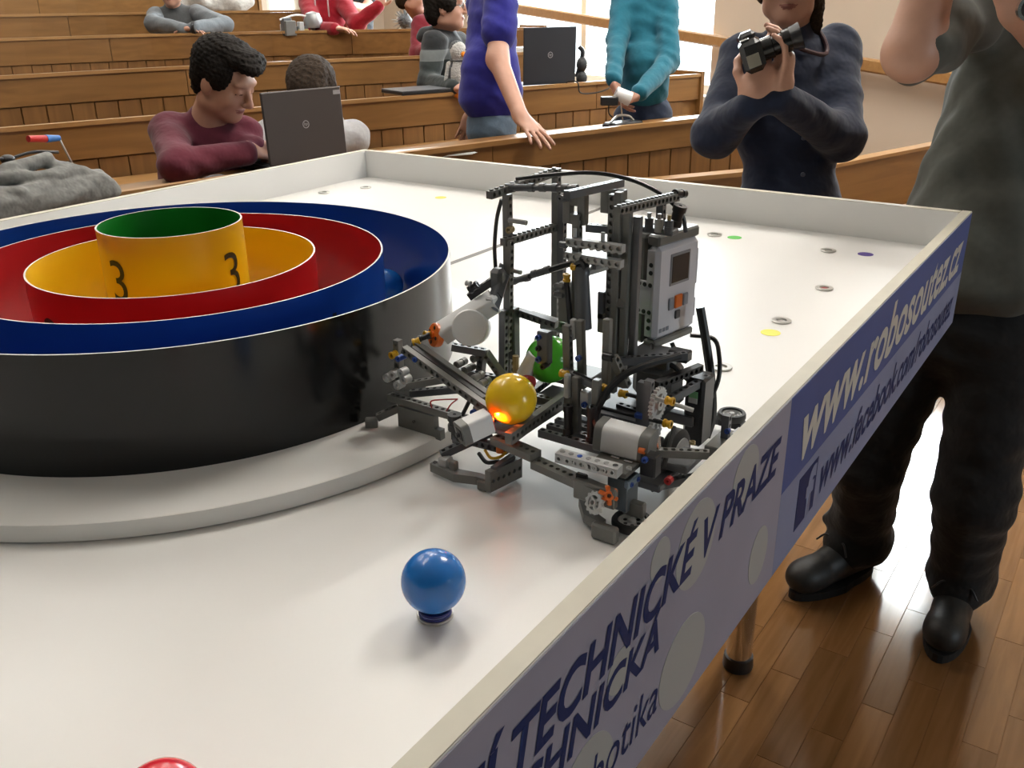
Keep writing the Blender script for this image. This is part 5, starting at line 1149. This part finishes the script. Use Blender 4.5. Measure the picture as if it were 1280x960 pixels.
for (an, toe, SH) in FEET:
    m = MB(); a_, b_ = np.array((*an, 0.)), np.array((*toe, 0.)); dv = nrm(b_-a_); lv = np.array((-dv[1], dv[0], 0))
    for k in range(4):
        q = a_+(b_-a_)*(.52+.13*k); pts = []
        for w_ in (-.030, -.015, 0, .015, .030):
            x = q+lv*w_+dv*(.004 if k % 2 else -.004)*np.sign(w_); pts.append((x[0], x[1], top_z(x[0], x[1], SH)+.0015))
        m.tube(pts, .0030)
    q = a_+(b_-a_)*.50; z0 = top_z(q[0], q[1], SH)+.006; q[2] = z0
    for sg in (-1, 1): m.tube([q, q+lv*sg*.030+dv*.01+np.array((0, 0, .012)), q+lv*sg*.052+dv*.02+np.array((0, 0, -.012))], .0026)
    m.build('laces', BLACKP, t)
    pts = []; mid = (a_+b_)/2-dv*.002
    for k in range(28):
        an_ = 2*PI*k/28; pts.append(mid+dv*math.cos(an_)*.150+lv*math.sin(an_)*(.052 if math.cos(an_) > -.2 else .044)+np.array((0, 0, .0005)))
    m = MB(); m.prism(pts, (0, 0, .022)); m.build('shoe_sole', SOLE_M, t)
# ------------------------------------------------------------------ things on the benches
def laptop(base, ex, label, w, h, dpt, lean, lid, logo=True, sticker=False):
    """base: centre of the hinge line on the desk; ex: unit vector along the hinge, seen from behind the lid"""
    t = thing('laptop', base, label, 'laptop'); b = Vector(base); ex = Vector(ex).normalized(); back = Vector((0, 0, 1)).cross(ex).normalized()   # towards the user
    up = (Vector((0, 0, 1))*math.cos(lean)-back*math.sin(lean)).normalized(); nv = ex.cross(up).normalized()      # out of the lid back
    zl = Vector((0, 0, 1))
    m = MB(); m.box(b+back*dpt/2+zl*.013, (w, dpt, .022), (ex, back, zl), bevel=.004); base_o = m.build('keyboard_base', BLACKP, t)
    m = MB()
    for r in range(5):
        for c in range(12): m.box(b+back*(.05+r*.02)+ex*((c-5.5)*w*.075)+zl*.0248, (w*.066, .016, .002), (ex, back, zl))
    k = m.build('keys', mat('black_keys_%d' % len(bpy.data.materials), (.02, .02, .02), .5), base_o); k['kind'] = 'stuff'
    m = MB(); c = b+zl*.026+up*h/2; m.box(c, (w, h, .010), (ex, up, nv), bevel=.004); m.build('lid', lid, t)
    m = MB(); m.box(c-nv*.0055, (w*.92, h*.86, .001), (ex, up, nv)); m.build('screen', mat('lit_screen_%d' % len(bpy.data.materials), (.05, .06, .08), .3, emit=(.5, .6, .8), estr=.6), t)
    if logo:
        out = nv; q = c+out*.0054+up*h*.02; lm = mat('silver_badge_%d' % len(bpy.data.materials), (.42, .42, .44), .3, .6); R = h*.055
        m = MB(); m.cyl(q-out*.0004, q+out*.0003, R, seg=28, ri=R*.80); m.build('round_badge', lm, t)
        me, co = text('hp', .01); co = co.astype(float); cx, cy = (co[:, 0].min()+co[:, 0].max())/2, (co[:, 1].min()+co[:, 1].max())/2; sc = R*1.05/(co[:, 0].max()-co[:, 0].min())
        lay(me, [q+out*.0003+ex*((v[0]-cx)*sc+(v[1]-cy)*sc*.25)+up*((v[1]-cy)*sc) for v in co], b, lm, t, 'badge_letters')
    if sticker:
        m = MB(); m.box(c+nv*.0054+ex*w*.44+up*h*.42, (w*.09, h*.06, .0004), (ex, up, nv)); m.build('sticker', mat('pale_sticker', (.3, .28, .28), .5), t)
    return t
A_, B_ = Vector((-2.385, 2.085, .9505)), Vector((-2.335, 2.375, .9505))
laptop((A_+B_)/2, B_-A_, 'open brown grey laptop with round badge, next to the maroon sweater boy', .310, .232, .23, -.06, mat('bronze_lid', (.075, .063, .060), .4, .3), sticker=True)
A_, B_ = Vector((-2.985, 4.455, .9995)), Vector((-2.835, 4.775, .9995))
laptop((A_+B_)/2, B_-A_, 'open black laptop on the far bench against the bright window', .345, .300, .24, .03, mat('black_lid', (.022, .025, .032), .35), sticker=False)
m = MB(); q = Vector((-2.835, 4.86, .9995)); m.tube([q+Vector((-.035, -.01, .05)), q+Vector((-.02, .0, .12)), q+Vector((-.01, .01, .185)), q+Vector((-.03, .0, .215))], .013); t = thing('headphones', q, 'black headphones leaning on the far laptop', 'headphones'); m.build('headband', BLACKP, t)
for dz in (.025, .10): m = MB(); m.ball(q+Vector((-.012, .005, dz+.018)), .042, seg=16, rings=10, sc=(.7, .9, 1)); m.build('ear_cushion', RUBBER, t)
m = MB(); m.tube([Vector((-2.83, 4.62, 1.010)), Vector((-2.79, 4.625, 1.043)), Vector((-2.735, 4.63, 1.040)), Vector((-2.735, 4.66, .985)), Vector((-2.70, 4.74, .975)), Vector((-2.655, 4.84, .995)), Vector((-2.665, 4.90, 1.040)), Vector((-2.74, 4.93, 1.005))], .004); o = tag(m.build('power_cable', BLACKP), 'thin black cable hanging over the front of the far bench', 'cable'); settle(o)
# plush penguin
PG = Vector((-3.060, 3.985, .9995)); t = thing('plush_penguin', PG, 'white and grey plush penguin with orange beak and feet on the bench', 'toy')
PW = cloth('white_plush', (.55, .53, .50), .95, .8, 120); PGM = cloth('grey_plush', (.07, .075, .08), .95, .8, 120); PO = cloth('orange_plush', (.80, .25, .01), .95, .6, 120)
F = Fig(); F.e(PG+Vector((0, 0, .105)), (.055, .050, .095), None, 0, .02); F.e(PG+Vector((0, 0, .225)), (.042, .044, .048), None, 0, .02); F.e(PG+Vector(ND)*.022+Vector((0, 0, .11)), (.055, .054, .10), None, 1, .01); F.e(PG+Vector(ND)*.016+Vector((0, 0, .245)), (.038, .040, .036), None, 1, .01)
F.build('body', [PW, PGM], t, .006)
v_ = Vector(tuple(RTV*.6-FWV*.8)); r_ = Vector(tuple(RTV))
for sx in (-1, 1):
    F = Fig(); F.e(PG+r_*sx*.030+v_*.040+Vector((0, 0, .018)), (.030, .034, .019), None, 0, .01); F.build('foot', [PO], t, .006)
    F = Fig(); F.c(PG+r_*sx*.050+Vector((0, 0, .165)), PG+r_*sx*.078+v_*.01+Vector((0, 0, .085)), .017, .010, 0, .01); F.build('flipper', [PW], t, .006)
    m = MB(); m.ball(PG+r_*sx*.016+v_*.041+Vector((0, 0, .238)), .006, seg=12, rings=8); m.build('eye', BLACKP, t)
F = Fig(); F.c(PG+v_*.036+Vector((0, 0, .216)), PG+v_*.062+Vector((0, 0, .206)), .015, .008, 0, .01); F.build('beak', [PO], t, .004)
m = MB(); m.lathe(PG+Vector((0, 0, .183)), [(.044, -.004), (.048, 0), (.044, .004)], seg=24); m.build('collar', mat('dark_collar', (.05, .05, .05), .8), t)
# black notebook lying beside the penguin
ax_ = (SD, ND, Vector((0, 0, 1))); q = hall(2.50, 4.31, 1.0345); t = thing('closed_laptop', q, 'closed black laptop lying flat in front of the striped jacket', 'laptop')
m = MB(); m.box(q+Vector((0, 0, .009)), (.33, .22, .018), ax_, bevel=.004); m.build('case', BLACKP, t); m = MB(); m.box(q+Vector((0, 0, .0195)), (.33, .22, .003), ax_, bevel=.001); m.build('lid', DKGREY2, t)
# paper sheet on the nearest bench
m = MB(); c = hall(1.76, 3.02, .9506)
for k in range(3): m.box(c+SD*(.01*k)+Vector((0, 0, .0006+k*.0016)), (.297, .21, .0012), (Vector((.50, .866, 0)), Vector((-.866, .5, 0)), Vector((0, 0, 1))))
o = tag(m.build('paper_sheets', mat('white_paper', (.74, .74, .72), .7)), 'loose white paper sheets on the nearest bench by the white table corner', 'paper'); settle(o)
m = MB(); c = hall(3.98, 5.36, 1.110); 
for k in range(4): m.box(c+SD*(.012*k)+Vector((0, 0, .008+k*.014)), (.30, .21, .012), ax_)
o = tag(m.build('paper_stack', mat('white_paper_2', (.72, .72, .70), .7)), 'small stack of white papers behind the far black laptop', 'paper'); settle(o)
# mouse-like grey gadget with a blue light beside the boy
q = Vector((-2.375, 1.845, .9502)); t = thing('computer_mouse', q, 'dark grey computer mouse with a glowing blue light beside the boy', 'mouse')
F = Fig(); F.e(q+Vector((0, 0, .012)), (.034, .058, .026), None, 0, .01); F.build('shell', [mat('grey_rubber', (.10, .10, .11), .4)], t, .004)
BL = mat('blue_led', (.02, .03, .6), .3, emit=(.03, .05, 1.0), estr=5.0)
for dy, dz in ((-.050, .014), (-.042, .022), (-.030, .016), (-.020, .012)): m = MB(); m.ball(q+Vector((.030, dy+.004, dz)), .0060, seg=12, rings=8, sc=(.7, 1.2, .8)); m.build('blue_light', BL, t)
m = MB(); a_ = Vector((-2.43, 1.92, .951)); m.box(a_+Vector((.0, .08, .008)), (.03, .24, .014), (Vector((.97, -.22, 0)), Vector((.22, .97, 0)), Vector((0, 0, 1))), bevel=.004); o = tag(m.build('black_case', BLACKP), 'flat black case between the mouse and the near laptop', 'case'); settle(o)
# grey hoodie heap, far left of the nearest bench
HC = Vector((-2.47, 1.325, .950)); F = Fig(); rr = random.Random(5)
F.e(HC+Vector((0, 0, .034)), (.115, .155, .048), None, 0, .03); F.e(HC+Vector((.01, .09, .030)), (.10, .10, .045), None, 0, .03); F.e(HC+Vector((.03, -.14, .03)), (.09, .08, .045), None, 0, .03)
for (y0, z0, x0, y1, z1, x1, r0, r1) in [(q[0], q[1]*.86, q[2], q[3], q[4]*.86, q[5], q[6], q[7]) for q in ((-.20, .030, .095, .17, .035, .085, .022, .030), (-.16, .072, .075, .15, .060, .080, .016, .024), (-.10, .108, .045, .12, .090, .060, .015, .022), (-.06, .125, .015, .05, .138, .020, .024, .018), (.04, .134, .02, .10, .100, .045, .018, .014), (-.19, .050, .04, -.05, .118, .02, .022, .018), (-.20, .03, -.04, -.02, .11, -.03, .026, .022), (.16, .05, .02, .19, .02, .05, .022, .02), (-.17, .095, .05, -.08, .075, .095, .010, .014), (.02, .10, .075, .16, .08, .06, .010, .014))]:
    F.c(HC+Vector((x0, y0, z0)), HC+Vector((x1, y1, z1)), r0, r1, 0, .010)
o = F.build('hoodie', [cloth('grey_melange', (.20, .20, .19), .95, .7, 16, .2)], None, .005, lambda g: .0035*np.sin(g[..., 2]*115+4*np.sin(g[..., 1]*11+.6)+2*np.sin(g[..., 0]*19))); tag(o, 'crumpled grey hoodie heaped on the left end of the nearest bench', 'hoodie'); settle(o)
v = o.location; o.location = (v.x, v.y, .9502)
q = Vector((-2.60, 1.56, .9502)); t = thing('screwdriver', q, 'red and blue handled tool sticking up behind the grey hoodie', 'tool')
m = MB(); a_, b_ = Vector((-2.575, 1.40, 1.135)), Vector((-2.585, 1.455, 1.128)); m.cyl(a_, b_, .009, .010, seg=14); m.build('handle', REDP, t); m = MB(); m.cyl(b_, b_+Vector((-.01, .045, -.004)), .011, .008, seg=14); m.build('collar', mat('bright_blue_plastic', (.03, .15, .45), .4), t); m = MB(); m.cyl(b_+Vector((-.01, .045, -.004)), Vector((-2.60, 1.56, .953)), .003, seg=10); m.build('shaft', STEEL, t)
q = Vector((-2.63, 1.36, .9502)); t = thing('wire_drone', q, 'thin black wire frame gadget at the left edge of the view', 'gadget')
hub_ = q+Vector((0, 0, .13)); m = MB(); m.ball(hub_, .020, seg=14, rings=8, sc=(1, 1, .7)); m.build('hub', BLACKP, t)
for (dx, dy, dz) in ((.0, .15, .0), (.05, -.13, .01), (-.03, .10, -.11), (.03, -.04, -.128), (-.05, -.06, -.128)): MB().tube([hub_, hub_+Vector((dx*.5, dy*.5, dz*.5+.01)), hub_+Vector((dx, dy, dz))], .0045).build('arm', BLACKP, t)
MB().box(q+Vector((0, .02, .018)), (.12, .16, .034), bevel=.01).build('base', BLACKP, t)
# small grey robot on the far bench
q = hall(3.02, 6.87, 1.2355); t = thing('small_robot', q, 'cluttered small grey and white toy robot on the far bench', 'robot')
rr = random.Random(9)
for k in range(11):
    c = q+SD*rr.uniform(-.17, .17)+ND*rr.uniform(-.05, .05); h = rr.uniform(.03, .13); m = MB(); m.box(c+Vector((0, 0, h/2)), (rr.uniform(.03, .09), rr.uniform(.03, .07), h), ax_, bevel=.004); m.build('block', rr.choice([DKGREY, LTGREY, WHITEP, DKGREY2, TAN]), t)
m = MB(); m.lathe(q+SD*.08+Vector((0, 0, .05)), [(.06, 0), (.07, .05), (.05, .10), (.0, .115)], seg=16); m.build('dome', mat('silver_foil', (.35, .36, .37), .35, .6), t); m = MB(); m.tube([q+SD*-.18+Vector((0, 0, .11)), q+SD*-.05+Vector((0, 0, .14)), q+SD*.08+Vector((0, 0, .12))], .007); m.build('wire', WHITEP, t); m = MB(); m.cyl(q-SD*.16+Vector((0, 0, .02))-ND*.03, q-SD*.16+Vector((0, 0, .02))+ND*.03, .02, seg=14); m.build('wheel', RUBBER, t)
# silver tinsel pompom on the same bench
q = hall(3.72, 6.58, 1.2355); t = thing('tinsel_ball', q, 'shaggy silver tinsel ball by the dark red top', 'decoration'); m = MB(); rr = random.Random(3); c = q+Vector((0, 0, .085))
for k in range(150):
    d = Vector((rr.gauss(0, 1), rr.gauss(0, 1), rr.gauss(0, 1))).normalized(); e = c+d*rr.uniform(.06, .11); e.z = max(e.z, q.z+.004); w = d.orthogonal().normalized()*.004; m.add([c-w, c+w, e+w*.6, e-w*.6], [(0, 1, 2, 3)])
o = m.build('tinsel', mat('silver_tinsel', (.30, .32, .33), .3, .7), t); o['kind'] = 'stuff'
MB().ball(c, .055, seg=16, rings=10).build('core', DKGREY2, t)
# pale jacket on the bench further up
q = hall(2.83, 8.18, 1.368); F = Fig(); rr = random.Random(11)
for k in range(14):
    c = q+SD*rr.uniform(-.26, .26)+ND*rr.uniform(-.04, .12); c.z += rr.uniform(.03, .10); b = c+SD*rr.uniform(-.12, .12)+Vector((0, 0, rr.uniform(-.02, .09))); F.c(c, b, rr.uniform(.045, .07), rr.uniform(.04, .06), 0, .04)
o = F.build('jacket', [cloth('pale_grey_cloth', (.42, .40, .37), .95, .6, 12, .15)], None, .010); tag(o, 'pale grey jacket heaped on an upper bench near the top edge', 'jacket'); settle(o); v = o.location; o.location = (v.x, v.y, 1.3675)
# teal person's white roll and black box, gadget below
wA, wB = Vector(JOINTS['teal']['wrA']), Vector(JOINTS['teal']['wrB'])
q = Vector((-1.962, 3.660, 1.082)); m = MB(); u_ = Vector(tuple(RTV)); m.cyl(q-u_*.01+Vector((0, 0, .014)), q+u_*.055+Vector((0, 0, -.012)), .030, seg=24, ri=.018); o = tag(m.build('white_roll', WHITEP), 'white roll held in the hands of the teal shirt person', 'roll'); settle(o)
q = Vector((-1.985, 3.628, 1.066)); m = MB(); m.box(q, (.075, .04, .036), (u_, Vector(tuple(FWV)), Vector((0, 0, 1))), bevel=.004); m.tube([q, q+Vector((0, 0, -.05)), q+Vector((.02, .02, -.078))], .003); o = tag(m.build('black_box', BLACKP), 'small black box below the hands of the teal shirt person', 'box'); settle(o)
q = hall(2.78, 3.07, .9505); t = thing('black_gadget', q, 'low black and white wheeled gadget on the nearest bench', 'gadget')
m = MB(); m.box(q+Vector((0, 0, .018)), (.16, .08, .024), ax_, bevel=.006); m.build('chassis', BLACKP, t); m = MB(); m.box(q-ND*.041+Vector((0, 0, .016))+SD*.02, (.10, .006, .012), ax_, bevel=.002); m.build('white_strip', WHITEP, t)
m = MB(); m.tube([q-SD*.07+Vector((0, 0, .03)), q-SD*.03+Vector((0, 0, .055)), q+SD*.03+Vector((0, 0, .05)), q+SD*.06+Vector((0, 0, .03))], .006); m.build('arch', STEEL, t)
for sx in (-1, 1): m = MB(); m.cyl(q+SD*sx*.085+Vector((0, 0, .015))-ND*.02, q+SD*sx*.085+Vector((0, 0, .015))+ND*.02, .0148, seg=16); m.build('wheel', RUBBER, t)
m = MB(); m.cyl(q+Vector((0, 0, .03)), q+Vector((-.01, -.01, .11)), .003, seg=8); m.build('antenna', STEEL, t)
# the woman's camera
CB = Vector((-.868, 2.300, 1.345)); lx = Vector(tuple(RTV*.90-FWV*.20))+Vector((0, 0, .36)); lx.normalize(); ly = Vector(tuple(FWV*.97+RTV*.1)); ly = (ly-lx*ly.dot(lx)).normalized(); lz = lx.cross(ly)
t = thing('camera_body_part', CB-Vector((0, 0, .06)), 'black camera with a long lens held by the navy shirt woman', 'camera'); t.name = 'photo_camera'
m = MB(); m.box(CB, (.052, .115, .078), (lx, ly, lz), bevel=.012); m.build('camera_body', mat('camera_black', (.010, .010, .011), .25), t); m = MB(); m.box(CB+lz*.044, (.04, .05, .022), (lx, ly, lz), bevel=.008); m.build('prism_hump', BLACKP, t)
m = MB(); m.lathe(CB+lx*.026, [(.0, 0), (.027, 0), (.027, .024), (.024, .026), (.024, .048), (.028, .051), (.028, .068), (.024, .072), (.0, .069)], lx, seg=30); m.build('lens', mat('lens_black', (.012, .012, .013), .2), t); m = MB(); m.lathe(CB+lx*.093, [(.027, 0), (.032, .026), (.030, .026), (.025, 0)], lx, seg=30); m.build('lens_hood', BLACKP, t)
m = MB(); m.box(CB-ly*.058-lz*.010+lx*.0, (.030, .002, .030), (lx, ly, lz), bevel=.0008); m.build('screen', mat('glossy_screen', (.25, .24, .20), .05), t); m = MB(); m.box(CB-ly*.04+lz*.0405-lx*.008, (.022, .018, .006), (lx, ly, lz), bevel=.002); m.build('hot_shoe', CHROME, t)
nk = Vector(JOINTS['woman']['neck']); f3 = Vector(tuple(FWV)); r3 = Vector(tuple(RTV)); m = MB(); m.tube([CB+lz*.04-lx*.02+ly*.03, nk-r3*.085-f3*.10+Vector((0, 0, -.035)), nk-r3*.072-f3*.03+Vector((0, 0, .0)), nk-r3*.045+f3*.055+Vector((0, 0, .025)), nk+r3*.045+f3*.055+Vector((0, 0, .025)), nk+r3*.072-f3*.03, nk+r3*.060-f3*.11+Vector((0, 0, -.05)), CB+lz*.02+lx*.05+ly*.02], .006); m.build('strap', mat('strap_dark_red', (.05, .015, .02), .7), t)
